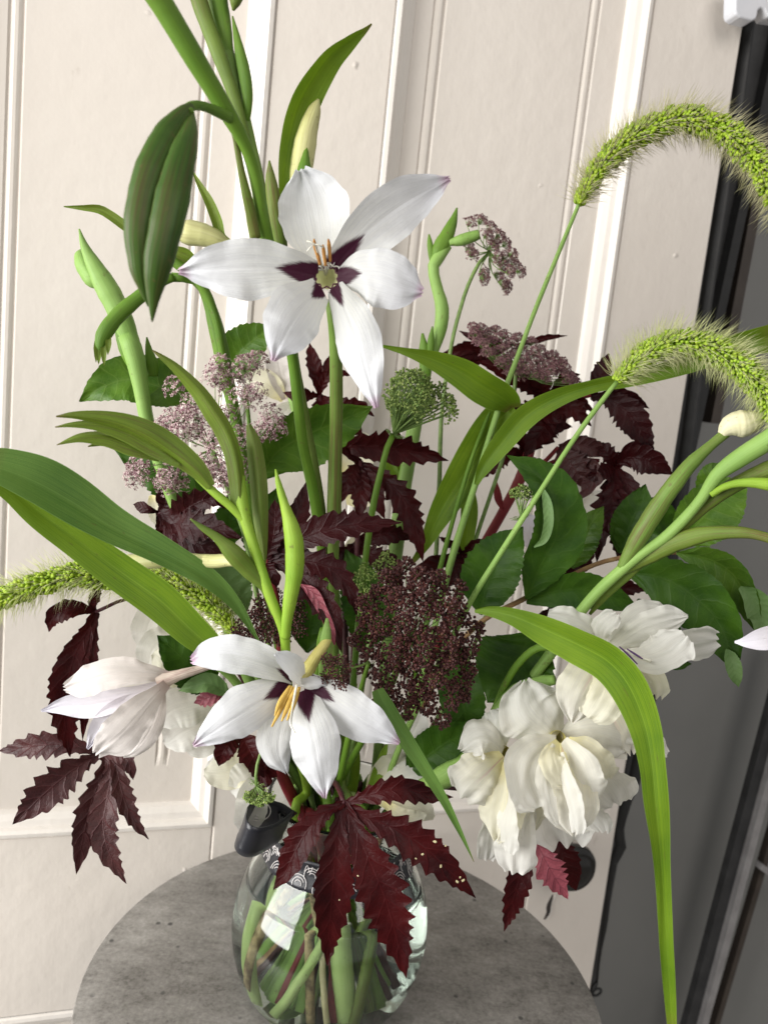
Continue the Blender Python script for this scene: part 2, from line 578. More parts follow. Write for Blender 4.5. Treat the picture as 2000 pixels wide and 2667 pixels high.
MT['violet'] = m_plain('violet_anther', (.05, .01, .10), (.09, .03, .14), 300, .6)
MT['maroonring'] = m_plain('maroon_ring', (.05, .004, .02), (.08, .01, .03), 300, .6)


def m_floret(name, stops, scale=620):
    t = NT(name)
    f = t.noise(t.geo(), scale, 2, .6)
    return t.finish(t.ramp(t.map(f, .25, .75), stops), .6, None, trans=.15)


MT['fl_pink'] = m_floret('pink_floret', [(0., (.07, .012, .03)), (.36, (.17, .05, .08)), (.5, (.40, .25, .27)), (.7, (.58, .45, .43)), (1., (.70, .62, .58))])
MT['fl_mauve'] = m_floret('mauve_floret', [(0., (.07, .02, .03)), (.4, (.15, .055, .07)), (.65, (.26, .135, .14)), (1., (.42, .32, .24))])
MT['fl_dark'] = m_floret('maroon_floret', [(0., (.018, .0024, .003)), (.45, (.052, .009, .009)), (.75, (.105, .028, .022)), (1., (.16, .085, .035))])
MT['fl_green'] = m_floret('green_floret', [(0., (.06, .11, .015)), (.45, (.17, .26, .05)), (.7, (.30, .38, .10)), (1., (.48, .52, .22))])
MT['ray'] = m_plain('umbel_ray', (.11, .19, .04), (.20, .30, .08), 200, .55)
MT['ray_dark'] = m_plain('dark_umbel_ray', (.07, .10, .025), (.14, .18, .05), 200, .55)
MT['spike'] = m_floret('grass_spikelet', [(0., (.14, .26, .008)), (.45, (.34, .52, .03)), (1., (.55, .66, .09))], 320)
MT['spike_deep'] = m_floret('grass_spikelet_deep', [(0., (.13, .24, .006)), (.45, (.32, .48, .02)), (1., (.52, .62, .07))], 320)
MT['bristle'] = m_plain('grass_bristle', (.62, .66, .30), (.78, .78, .48), 60, .5, .4)
MT['bristle_pink'] = m_plain('grass_bristle_pinkish', (.58, .56, .30), (.72, .68, .46), 60, .5, .4)
# ------------------------------------------------------------------ door, wall, table
YAW = math.radians(17.0)
HX = np.array([math.cos(YAW), math.sin(YAW), 0.0])
NX = np.array([math.sin(YAW), -math.cos(YAW), 0.0])      # out of the door, towards the camera
KP = P(1515, 2255, .83)


def DS(x, y, off=0.0):
    """pixel -> (s, z) on the door plane moved off metres towards the camera."""
    r = P(x, y, 1.0) - CAM
    o = KP + NX * off
    k = ((o - CAM) @ NX) / (r @ NX)
    q = CAM + r * k
    return float((q - KP) @ HX), float(q[2])


def DW(s, o, z):
    return KP * np.array([1, 1, 0]) + HX * s + NX * o + np.array([0, 0, z])


def dbox(name, s0, s1, o0, o1, z0, z1, mat, parent, bev=.0015, kind=None):
    """bevelled block in door coordinates"""
    V, F = [], []
    b = bev
    rings = [(b, 0), (0, b)]
    def ring(ins, o):
        return [DW(s0 + ins, o, z0 + ins), DW(s1 - ins, o, z0 + ins), DW(s1 - ins, o, z1 - ins), DW(s0 + ins, o, z1 - ins)]
    V = ring(b, o1) + ring(0, o1 - b) + ring(0, o0 + b) + ring(b, o0)
    F = [(0, 1, 2, 3), (15, 14, 13, 12)]
    for k in range(3):
        for i in range(4):
            j = (i + 1) % 4
            F.append((k * 4 + i, (k + 1) * 4 + i, (k + 1) * 4 + j, k * 4 + j))
    return mesh_obj(name, V, F, mat, parent, smooth=False, kind=kind)


def m_paint(name, base, dirt):
    t = NT(name)
    g = t.geo()
    big = t.noise(g, 5, 3)
    brush = t.noise(t.scaled(g, 260, 260, 9), 1, 3)
    spots = t.n('ShaderNodeTexVoronoi')
    spots.inputs['Scale'].default_value = 34
    t.l(g, spots.inputs['Vector'])
    sp = t.map(spots.outputs['Distance'], .03, .12, 1., 0.)
    sp = t.math('MULTIPLY', sp, t.map(t.noise(g, 21, 1), .60, .68))
    col = t.mix(t.math('MULTIPLY', t.map(big, .35, .75), .35), base, dirt)
    col = t.mix(t.math('MULTIPLY', t.map(t.noise(g, 90, 4), .60, .75), .16), col, dirt)
    h = t.math('ADD', t.math('MULTIPLY', brush, .12), t.math('MULTIPLY', sp, 5.0))
    h = t.math('ADD', h, t.math('MULTIPLY', t.noise(g, 45, 3), 1.5))
    h = t.math('ADD', h, t.math('MULTIPLY', t.map(t.noise(t.scaled(g, 16, 16, 7), 1, 3), .66, .74), -.35))
    col = t.mix(t.math('MULTIPLY', t.map(t.noise(t.scaled(g, 60, 60, 30), 1, 4), .70, .74), .22), col, (.40, .34, .28))
    return t.finish(col, .38, h, .30, .0016)


MT['paint'] = m_paint('old_cream_paint', (.665, .612, .556), (.590, .528, .468))
MT['paint_edge'] = m_paint('worn_cream_paint', (.73, .69, .645), (.57, .51, .45))
MT['groove'] = m_paint('paint_in_groove', (.60, .54, .48), (.45, .38, .32))
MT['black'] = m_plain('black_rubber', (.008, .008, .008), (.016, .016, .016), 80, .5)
MT['knob'] = m_plain('dark_bakelite', (.010, .009, .008), (.018, .016, .014), 60, .22)
MT['hole'] = m_plain('keyhole_dark', (.01, .009, .008), (.03, .02, .015), 200, .8)
MT['steel'] = m_plain('brushed_steel', (.22, .21, .21), (.30, .29, .29), 40, .42)
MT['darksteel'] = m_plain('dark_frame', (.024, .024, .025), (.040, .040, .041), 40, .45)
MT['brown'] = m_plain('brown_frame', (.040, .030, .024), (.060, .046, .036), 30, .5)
MT['greywall'] = m_plain('grey_panel_paint', (.185, .185, .178), (.210, .209, .200), 6, .5, bump=.05)
MT['plastic'] = m_plain('white_plastic', (.55, .56, .60), (.62, .62, .65), 30, .35)

ZT, ZB = 2.15, 0.02
sR = DS(1940, 40)[0]
sA0 = DS(38, 0)[0]          # left edge of the raised field of the left panel
sA1 = DS(556, 0)[0]
sAp = DS(722, 0)[0]         # right edge of the left panel
sBp0 = DS(1034, 0)[0]
sB0 = DS(1160, 0)[0]
sB1 = DS(1571, 0)[0]
sBp1 = DS(1704, 0)[0]
bord = sAp - sA1
sAp0 = sA0 - bord
zP0 = DS(200, 2176)[1]      # bottom of the panels
zF0 = DS(420, 2015)[1]      # bottom of the raised fields
zL = DS(120, 2640)[1]       # top of the lower panels
sL = sAp0 - (sR - sBp1)

door = thing('panelled_door', 'old cream painted wooden door with long raised panels behind the bouquet', 'door', (DW((sL + sR) / 2, 0, 0)))
TH = -.038
zPT = 2.03
dbox('stile', sL, sAp0, TH, 0, ZB, ZT, MT['paint'], door)
dbox('stile', sAp, sBp0, TH, 0, ZB, ZT, MT['paint'], door)
dbox('stile', sBp1, sR, TH, 0, ZB, ZT, MT['paint'], door, bev=.002)
for a, b in ((sAp0, sAp), (sBp0, sBp1)):
    dbox('rail', a + .0004, b - .0004, TH, -.0006, zL, zP0, MT['paint'], door, bev=.001)
    dbox('rail', a + .0004, b - .0004, TH, -.0006, zPT, ZT, MT['paint'], door, bev=.001)
    dbox('rail', a + .0004, b - .0004, TH, -.0006, ZB, .20, MT['paint'], door, bev=.001)


def panel(s0, s1, z0, z1, fs0, fs1, fz0, fz1):
    def loops(seq):
        V, F = [], []
        for (a, b, c, d, o) in seq:
            V += [DW(a, o, c), DW(b, o, c), DW(b, o, d), DW(a, o, d)]
        for k in range(len(seq) - 1):
            for i in range(4):
                j = (i + 1) % 4
                F.append((k * 4 + i, k * 4 + j, (k + 1) * 4 + j, (k + 1) * 4 + i))
        return V, F
    ins = lambda q, o: (s0 + q, s1 - q, z0 + q, z1 - q, o)
    V, F = loops([ins(.0003, -.0012), ins(.0015, .0012), ins(.0048, .0018), ins(.0072, -.0006), ins(.0085, -.0040), ins(.0135, -.0052), ins(.0185, -.0088), ins(.0205, -.0128)])
    mo = None
    V2, F2 = [], []
    prof_ = lambda c: [(c - .0062, 0), (c - .0046, -.0015), (c - .0030, -.0004), (c - .0012, .0004), (c + .0012, .0004), (c + .0030, -.0004), (c + .0046, -.0015), (c + .0062, 0)]
    xs = [(s0 + .0205, 0)] + prof_(fs0) + prof_(fs1) + [(s1 - .0205, 0)]
    zz = [z0 + .0205, fz0, fz0 + .012, fz1 - .012, fz1, z1 - .0205]
    am = [0, 0, 1, 1, 0, 0]
    for z, a_ in zip(zz, am):
        for (x, h) in xs:
            V2.append(DW(x, -.0128 + h * a_, z))
    n = len(xs)
    for r_ in range(5):
        for c in range(n - 1):
            F2.append((r_ * n + c, r_ * n + c + 1, (r_ + 1) * n + c + 1, (r_ + 1) * n + c))
    po = mesh_obj('panel', V2, F2, MT['paint'], door, smooth=False)
    mesh_obj('moulding', V, F, MT['paint_edge'], po, smooth=False)


panel(sAp0, sAp, zP0, zPT, sA0, sA1, zF0, zPT - (zF0 - zP0))
panel(sBp0, sBp1, zP0, zPT, sB0, sB1, zF0, zPT - (zF0 - zP0))
panel(sAp0, sAp, .20, zL, sA0, sA1, .28, zL - .07)
panel(sBp0, sBp1, .20, zL, sB0, sB1, .28, zL - .07)


def lathe(prof, org, ax, n=48, close=False):
    """profile (r, h) turned about ax through org"""
    ax = np.asarray(ax, float)
    ax /= np.linalg.norm(ax)
    t = np.array([0, 0, 1.0]) if abs(ax[2]) < .9 else np.array([1.0, 0, 0])
    e1 = np.cross(ax, t)
    e1 /= np.linalg.norm(e1)
    e2 = np.cross(ax, e1)
    V, F, U = [], [], []
    for i, (r, h) in enumerate(prof):
        for k in range(n):
            a = 2 * math.pi * k / n
            V.append(np.asarray(org) + ax * h + (e1 * math.cos(a) + e2 * math.sin(a)) * max(r, 1e-5))
            U.append((k / n, i / (len(prof) - 1)))
    for i in range(len(prof) - 1):
        for k in range(n):
            F.append((i * n + k, i * n + (k + 1) % n, (i + 1) * n + (k + 1) % n, (i + 1) * n + k))
    return V, F, U


ks, kz = DS(1452, 2212)
V, F, U = lathe([(.017, 0), (.017, .003), (.009, .005), (.009, .016), (.016, .019), (.0225, .024), (.0250, .030), (.0240, .036), (.0205, .0405), (.0190, .0400), (.0145, .0430), (.007, .0447), (0, .045)], DW(ks, 0, kz), NX)
mesh_obj('door_knob', V, F[::1], MT['knob'], door, U)
a, b = DS(1436, 2330), DS(1437, 2392)
pts = [Vector(DW(*p)) for p in ((a[0] + .001, .0002, a[1]), (a[0] - .0025, .0003, (a[1] * .6 + b[1] * .4)), (a[0] - .002, .0003, (a[1] * .3 + b[1] * .7)), (a[0] - .005, .0002, b[1]))]
tube('keyhole', pts, [.0008, .0030, .0026, .0010], MT['hole'], door, flat=.25, nu=20)
pts = [Vector(DW(p.x, .0004, p.z)) if False else p + Vector((NX * .0002).tolist()) + Vector((HX * .0036).tolist()) for p in pts]
tube('keyhole_rim', pts, [.0006, .0011, .0013, .0008], MT['paint_edge'], door, flat=.9, nu=20)

# the grey panel and steel frame beside the door, further back
gp = dbox('grey_panel', sR - .10, sR + 1.1, -.125, -.115, -.02, 2.6, MT['greywall'], None)
single(gp, 'dark grey smooth panel standing behind the right edge of the door', 'panel')


def bar(name, p0, p1, w0, off, dep, mat, parent=None, ext=.35, down=None):
    """a straight bar lying in a plane parallel to the door, between two photographed points"""
    a, b = np.array(DS(*p0, off)), np.array(DS(*p1, off))
    u = (b - a) / np.linalg.norm(b - a)
    a, b = a - u * ext, b + u * (ext if down is None else down)
    q = np.array([-u[1], u[0]]) * w0 / 2
    V = []
    for o in (off, off - dep):
        for s in (a + q, b + q, b - q, a - q):
            V.append(DW(s[0], o, s[1]))
    F = [(0, 1, 2, 3), (7, 6, 5, 4)] + [(i, i + 4, (i + 1) % 4 + 4, (i + 1) % 4) for i in range(4)]
    return mesh_obj(name, V, F, mat, parent, smooth=False)


fr = thing('steel_frame', 'brushed steel frame with black edges leaning beside the grey panel at lower right', 'frame', DW(sR + .35, -.05, 0))
bar('upright', (1987, 2100), (1836, 2667), .0105, -.048, .012, MT['steel'], fr, ext=.22)
bar('black_edge', (1951, 2100), (1800, 2667), .0165, -.056, .010, MT['darksteel'], fr, ext=.22)
bar('inner_edge', (1998, 2230), (1868, 2667), .0085, -.062, .010, MT['brown'], fr, ext=.05)
bar('cross_bar', (1982, 2258), (2100, 2345), .0075, -.050, .010, MT['steel'], fr, ext=.0)
pf = thing('upright_bands', 'black and brown upright post running up beside the cream door', 'bands', DW(sR + .05, -.08, 0))  # dark bands beside the door edge; the brown one ends partway down
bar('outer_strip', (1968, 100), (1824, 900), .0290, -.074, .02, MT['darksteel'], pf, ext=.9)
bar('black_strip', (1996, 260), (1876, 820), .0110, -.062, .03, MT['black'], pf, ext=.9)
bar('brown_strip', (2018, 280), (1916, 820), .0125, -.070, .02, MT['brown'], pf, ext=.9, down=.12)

# ragged rubber seal along the door edge with a small ring at its end
seal = thing('edge_seal', 'ragged black rubber seal hanging along the right edge of the door', 'seal', DW(sR, -.02, .9))
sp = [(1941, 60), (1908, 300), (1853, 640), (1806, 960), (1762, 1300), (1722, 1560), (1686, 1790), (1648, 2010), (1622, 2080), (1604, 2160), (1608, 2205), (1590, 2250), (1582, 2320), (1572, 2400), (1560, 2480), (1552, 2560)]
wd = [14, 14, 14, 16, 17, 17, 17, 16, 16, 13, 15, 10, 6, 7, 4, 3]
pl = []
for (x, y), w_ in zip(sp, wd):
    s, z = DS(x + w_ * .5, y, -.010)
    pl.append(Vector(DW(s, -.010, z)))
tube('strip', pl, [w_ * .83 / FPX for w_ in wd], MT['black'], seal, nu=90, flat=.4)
rc = DS(1554, 2584, -.006)
tr = []
for k in range(13):
    a = 2 * math.pi * k / 12
    tr.append(Vector(DW(rc[0] + .0052 * math.cos(a), -.006 + .001 * math.sin(a), rc[1] + .0052 * math.sin(a))))
tube('ring', tr, [.0014] * 13, MT['black'], seal, nu=40)
tube('ring_loop', [pl[-1], Vector(DW(rc[0] - .005, -.008, rc[1] + .003)), Vector(DW(rc[0] - .0065, -.006, rc[1] - .008))], [.0022, .0028, .001], MT['black'], seal)

# white bracket at the upper right
poly = [(1916, -60), (1913, 25), (1916, 38), (1926, 45), (1958, 53), (1968, 50), (1972, 40), (1974, 26), (1982, 20), (1990, 24), (2000, 44), (2040, 50), (2050, -60)]
V = []
for o in (.030, .014):
    for (x, y) in poly:
        s, z = DS(x, y, .030)
        V.append(DW(s, o, z))
n = len(poly)
F = [tuple(range(n)), tuple(range(2 * n - 1, n - 1, -1))] + [(i, i + n, (i + 1) % n + n, (i + 1) % n) for i in range(n)]
br = mesh_obj('plastic_bracket', V, F, MT['plastic'], None, smooth=False)
bvm = br.modifiers.new('bevel', 'BEVEL')
bvm.width, bvm.segments, bvm.limit_method = .002, 3, 'ANGLE'
single(br, 'pale grey plastic bracket at the upper right corner of the door', 'bracket')


def m_concrete():
    t = NT('concrete_laminate')
    g = t.geo()
    # streaks of the print run diagonally across the top
    rot = t.n('ShaderNodeMapping')
    rot.inputs['Rotation'].default_value = (0, 0, math.radians(-38))
    rot.inputs['Scale'].default_value = (1, 1.7, 1)
    t.l(g, rot.inputs['Vector'])
    big = t.noise(rot.outputs[0], 9, 5, .6)
    mid = t.noise(rot.outputs[0], 42, 5, .65)
    fine = t.noise(g, 300, 5, .75)
    f = t.math('ADD', t.math('ADD', t.math('MULTIPLY', big, .34), t.math('MULTIPLY', mid, .30)), t.math('MULTIPLY', fine, .36))
    col = t.ramp(t.map(f, .40, .61), [(0., (.098, .090, .080)), (.35, (.175, .164, .150)), (.65, (.228, .215, .198)), (1., (.31, .295, .274))])
    v = t.n('ShaderNodeTexVoronoi')
    v.inputs['Scale'].default_value = 75
    t.l(g, v.inputs['Vector'])
    pit = t.math('MULTIPLY', t.map(v.outputs['Distance'], .10, .18, 1., 0.), t.map(t.noise(g, 33, 1), .50, .56))
    col = t.mix(t.math('MULTIPLY', pit, .85), col, (.035, .034, .032))
    cr = t.n('ShaderNodeTexVoronoi', feature='DISTANCE_TO_EDGE')
    cr.inputs['Scale'].default_value = 26
    wv = t.n('ShaderNodeVectorMath', operation='ADD')
    nz = t.n('ShaderNodeTexNoise')
    nz.inputs['Scale'].default_value = 60
    t.l(g, nz.inputs['Vector'])
    sc_ = t.n('ShaderNodeVectorMath', operation='SCALE')
    sc_.inputs['Scale'].default_value = .03
    t.l(nz.outputs['Color'], sc_.inputs[0])
    t.l(g, wv.inputs[0])
    t.l(sc_.outputs[0], wv.inputs[1])
    t.l(wv.outputs[0], cr.inputs['Vector'])
    ck = t.math('MULTIPLY', t.map(cr.outputs['Distance'], 0, .018, 1., 0.), t.map(t.noise(g, 14, 2), .52, .62))
    col = t.mix(t.math('MULTIPLY', ck, .45), col, (.07, .066, .06))
    return t.finish(col, .52, t.math('SUBTRACT', fine, t.math('MULTIPLY', pit, 1.5)), .18, .0008)


MT['concrete'] = m_concrete()
MT['tabedge'] = m_plain('table_edge', (.10, .098, .095), (.17, .165, .16), 60, .5)
MT['floor'] = m_plain('floor_paving', (.20, .19, .18), (.28, .27, .25), 8, .7)
TC = np.array([.00796, .5037, 1.0])
TR = .1849
tab = thing('round_table', 'round concrete-look table top under the glass vase', 'table', (TC[0], TC[1], 0))
V, F, U = lathe([(0, 0), (TR * .4, 0), (TR * .8, 0), (TR - .0012, 0), (TR - .0004, -.0005), (TR, -.0014)], TC, (0, 0, 1), 128)
mesh_obj('table_top', V, F, MT['concrete'], tab, U)
V, F, U = lathe([(TR, -.0015), (TR, -.0165), (TR - .001, -.018), (0, -.018)], TC, (0, 0, 1), 128)
mesh_obj('edge_band', V, F, MT['tabedge'], tab, U)
V, F, U = lathe([(.06, -.0185), (.02, -.03), (.02, -.97), (.14, -.985), (.15, -1.0)], TC, (0, 0, 1), 32)
mesh_obj('pedestal', V, F, MT['darksteel'], tab, U)
fl = mesh_obj('floor', [(-4, -4, 0), (4, -4, 0), (4, 4, 0), (-4, 4, 0)], [(0, 1, 2, 3)], MT['floor'], smooth=False, kind='structure')

# ------------------------------------------------------------------ vase, water, ribbon
OUT = [(0, .0), (.046, .0), (.0545, .0015), (.0605, .010), (.0662, .025), (.0692, .040), (.0694, .052), (.0672, .068), (.0615, .084), (.0535, .098), (.0480, .108), (.0455, .115), (.0452, .121), (.0470, .130), (.0500, .138), (.0522, .1438), (.0524, .1455)]


def smooth_prof(p, n):
    K = np.array([(r, z, 0) for r, z in p])
    return spline(K, n)[:, :2]


op = smooth_prof(OUT, 70)
tn = np.gradient(op, axis=0)
tn /= np.linalg.norm(tn, axis=1)[:, None]
nrm = np.stack([tn[:, 1], -tn[:, 0]], 1)
wall = .0024
inn = op - nrm * wall
inn[:, 0] = np.maximum(inn[:, 0], 0)
inn[:, 1] = np.maximum(inn[:, 1], .007)
prof = [tuple(q) for q in op] + [(op[-1, 0] - .0004, .1465), (op[-1, 0] - .0020, .1465)] + [tuple(q) for q in inn[::-1] if True]
t = NT('clear_glass')
gl = t.n('ShaderNodeBsdfGlass')
gl.inputs['Color'].default_value = (.965, .985, .975, 1)
gl.inputs['Roughness'].default_value = 0.0
gl.inputs['IOR'].default_value = 1.46
t.l(gl.outputs[0], t.out.inputs['Surface'])
MT['glass'] = t.m
t = NT('vase_water')
gl = t.n('ShaderNodeBsdfGlass')
gl.inputs['Color'].default_value = (.975, .985, .965, 1)
gl.inputs['Roughness'].default_value = 0.0
gl.inputs['IOR'].default_value = 1.33
t.l(gl.outputs[0], t.out.inputs['Surface'])
MT['water'] = t.m
VO = np.array([VX, VY, TZ + .0006])
V, F, U = lathe(prof, VO, (0, 0, 1), 96)
vase = mesh_obj('glass_vase', V, F, MT['glass'], None, U)
single(vase, 'clear rounded glass vase with a flared rim on the concrete table', 'vase')
WZ = .083
wp = [(max(r - .0001 + .0006, 0), z - .0004) for r, z in inn if z < WZ]
rw = np.interp(WZ, inn[:, 1], inn[:, 0])
wp = [(0, wp[0][1])] + wp + [(rw + .0002, WZ + .0006), (rw - .0012, WZ), (0, WZ)]
V, F, U = lathe(wp, VO, (0, 0, 1), 96)
wat = mesh_obj('vase_water', V, F, MT['water'], None, U)
single(wat, 'clear water half filling the rounded glass vase', 'water')

t = NT('black_satin')
uvv, u, v = t.uv()
MT['satin'] = t.finish((.006, .0065, .011), .34, t.noise(t.scaled(uvv, 8, 300), 1, 2), .12, .0005, Sheen_Weight=.08)
MT['print'] = m_plain('white_print', (.60, .56, .55), (.70, .67, .66), 200, .5)
rib = thing('satin_ribbon', 'black satin ribbon with white line print tied round the vase neck', 'ribbon', VP(0, 0, .115))


def out_r(z):
    zz = np.clip(z, .0, .1455)
    return float(np.interp(zz, op[:, 1], op[:, 0]))


def band_r(z):
    return max(out_r(z), .0462) + .0012


V, F, U = [], [], []
zs = np.linspace(.1015, .1200, 9)
nb = 96
for i, z in enumerate(zs):
    for k in range(nb):
        a = 360 * k / nb
        zz = z + .0035 * math.sin(math.radians(a * 1 + 200)) - .002
        V.append(np.array(VP(band_r(zz) + .0004 * math.sin(k * .9), a, zz)))
        U.append((k / nb * 6, i / 8))
for i in range(8):
    for k in range(nb):
        F.append((i * nb + k, i * nb + (k + 1) % nb, (i + 1) * nb + (k + 1) % nb, (i + 1) * nb + k))
band = mesh_obj('neck_band', V, F, MT['satin'], rib, U)
so = band.modifiers.new('thick', 'SOLIDIFY')
so.thickness, so.offset = .0005, -1


def on_band(a, z):
    zz = z + .0035 * math.sin(math.radians(a + 200)) - .002
    return VP(band_r(zz) + .0011, a, zz)


bag = Bag()
rr = random.Random(5)
for c in range(34):
    a0 = -170 + c * 10.5 + rr.uniform(-2, 2)
    z0 = .1045 if c % 2 else .1110
    for q in range(3):
        R = .0022 + .0017 * q
        st = rr.uniform(-20, 40)
        pts = []
        for k in range(9):
            th = math.radians(st + k * 22)
            zz = min(max(z0 + R * math.sin(th), .1022), .1192)
            pts.append(on_band(a0 + math.degrees(R * math.cos(th) / .0475), zz))
        bag.add(*tgeo(pts, [.00026] * 9, nu=16, ns=4))
    pts = [on_band(a0 + 3 + k * 1.6, .1155 + .0028 * math.sin(k * 2.1 + c)) for k in range(5)]
    bag.add(*tgeo(pts, [.00026] * 5, nu=12, ns=4))
bag.obj('white_print', MT['print'], rib, kind='stuff')
up = np.array([.25, -.1, 1.0])
lp = [(742, 2150, .512), (705, 2128, .505), (660, 2122, .492), (633, 2146, .474), (634, 2180, .462), (664, 2194, .462), (708, 2178, .474), (748, 2146, .490)]
lo = ribbon('bow_loop', lp, MT['satin'], rib, w=92, prof='even', side=up, nu=60, nv=6)
so = lo.modifiers.new('thick', 'SOLIDIFY')
so.thickness = .0006
lp2 = [(742, 2160, .505), (760, 2200, .482), (790, 2240, .470), (822, 2262, .466)]
bag = Bag()
for q in range(3):
    R = 15 + q * 9
    pts = [(672 + R * math.cos(math.radians(b_)), 2112 + R * .8 * math.sin(math.radians(b_)), .4885 + .0008 * (672 + R * math.cos(math.radians(b_)) - 660) * .25 - .004) for b_ in range(-70, 130, 20)]
    bag.add(*tgeo(pts, [1.3] * len(pts), nu=24, ns=4))
bag.obj('loop_print', MT['print'], rib, kind='stuff')
# ------------------------------------------------------------------ plant builders
def unit(v):
    v = np.asarray(v, float)
    return v / (np.linalg.norm(v) + 1e-12)


def frame(n):
    n = unit(n)
    t = np.array([0, 0, 1.0]) if abs(n[2]) < .9 else np.array([1.0, 0, 0])
    a = unit(np.cross(t, n))
    return a, np.cross(n, a), n


def star_geo(c, n, r, rr):
    a, b, n = frame(n)
    V = [c]
    F = []
    ph = rr.uniform(0, 6.28)
    for k in range(5):
        th = ph + k * 1.2566 + rr.uniform(-.15, .15)
        q = r * rr.uniform(.75, 1.2)
        for (da, m, h) in ((-.42, .62, .16), (0, 1.0, .12), (.42, .62, .16)):
            V.append(c + (a * math.cos(th + da) + b * math.sin(th + da)) * q * m + n * q * h)
        i = 1 + k * 3
        F += [(0, i, i + 1, i + 2)]
    return V, F


def blob_geo(c, ax, r, ln, rr, ns=5):
    a, b, n = frame(ax)
    V = [c - n * ln * .5]
    for m, h in ((.8, -.2), (.9, .18)):
        for k in range(ns):
            th = 6.283 * k / ns + h
            V.append(c + (a * math.cos(th) + b * math.sin(th)) * r * m + n * ln * h)
    V.append(c + n * ln * .55)
    F = []
    for k in range(ns):
        j = (k + 1) % ns
        F += [(0, 1 + j, 1 + k), (1 + k, 1 + j, 1 + ns + j, 1 + ns + k), (1 + ns + k, 1 + ns + j, 1 + 2 * ns)]
    return V, F


def hair_geo(p0, p1, r, bend=None):
    d = unit(p1 - p0)
    a, b, _ = frame(d)
    mid = (p0 + p1) / 2 + (bend if bend is not None else 0)
    V, F = [], []
    for c, q in ((p0, r), (mid, r * .7)):
        for k in range(3):
            th = 2.094 * k
            V.append(c + (a * math.cos(th) + b * math.sin(th)) * q)
    V.append(p1)
    for k in range(3):
        j = (k + 1) % 3
        F += [(k, j, 3 + j, 3 + k), (3 + k, 3 + j, 6)]
    return V, F


def umbel(parent, base, heads, hr, nfl, mat, rmat, seed, face=None, fr=4.2, kind='star', hemi=.75, rays=True, dark_mix=None, bracts=0, ped=True, rayr=1.7):
    """heads: (x, y, depth[, scale]) umbellet centres; rays run from base to them."""
    rr = random.Random(seed)
    B = P(*base)
    rb, fb, pb = Bag(), Bag(), Bag()
    for h in heads:
        c = P(*h[:3])
        s = h[3] if len(h) > 3 else 1.0
        px = h[2] / FPX
        out = unit(c - B) if face is None else unit(unit(c - B) * .45 + unit(face) * .8)
        root = c - out * hr * s * px * .75
        if rays:
            bend = unit(face) * np.linalg.norm(c - B) * -.12 if face is not None else np.zeros(3)
            K = [Vector(B.tolist()), Vector((B * .5 + root * .5 + bend).tolist()), Vector(root.tolist())]
            rb.add(*tgeo(K, [rayr * px, rayr * .8 * px, rayr * .6 * px], nu=6, ns=5))
        a, b, n = frame(out)
        for k in range(int(nfl * s)):
            u = (k + .5) / (nfl * s)
            th = k * 2.39996 + rr.uniform(-.3, .3)
            rad = math.sqrt(u) * rr.uniform(.85, 1.1)
            e = c + (a * math.cos(th) + b * math.sin(th)) * rad * hr * s * px + n * hr * s * px * (hemi * (1 - rad * rad) - .25 + rr.uniform(-.12, .12))
            dr = unit(e - root)
            if ped:
                pb.add(*hair_geo(root, e, .65 * px))
            if kind == 'star':
                fb.add(*star_geo(e, dr + np.array([rr.uniform(-.5, .5) for _ in range(3)]), fr * px * rr.uniform(.7, 1.25), rr))
                if rr.random() < .45:
                    fb.add(*blob_geo(e + dr * fr * px * .3, dr, fr * .3 * px, fr * .7 * px, rr, 4))
            else:
                for q in range(2):
                    j = np.array([rr.uniform(-1, 1) for _ in range(3)]) * fr * .7 * px
                    fb.add(*blob_geo(e + j, dr + j * 100, fr * .48 * px * rr.uniform(.7, 1.2), fr * 1.0 * px, rr, 5))
    if rays and rb.V:
        rb.obj('rays', rmat, parent, kind='stuff')
    if pb.V:
        pb.obj('pedicels', rmat, parent, kind='stuff')
    fb.obj('florets', mat, parent, kind='stuff', smooth=False)
    if bracts:
        bb = Bag()
        px = base[2] / FPX
        a, b, n = frame(unit(P(*heads[0][:3]) - B) if face is None else face)
        for k in range(bracts):
            th = 6.283 * k / bracts + rr.uniform(-.2, .2)
            o = a * math.cos(th) + b * math.sin(th)
            e = B + o * 26 * px * rr.uniform(.7, 1.3) + n * 10 * px * rr.uniform(-1, 1)
            bb.add(*hair_geo(B, e, 1.3 * px, n * -5 * px))
            for q in (.5, .75):
                m_ = B * (1 - q) + e * q
                for sg in (-1, 1):
                    bb.add(*hair_geo(m_, m_ + (o + sg * .6 * np.cross(n, o)) * 9 * px, .8 * px))
        bb.obj('bracts', rmat, parent, kind='stuff')


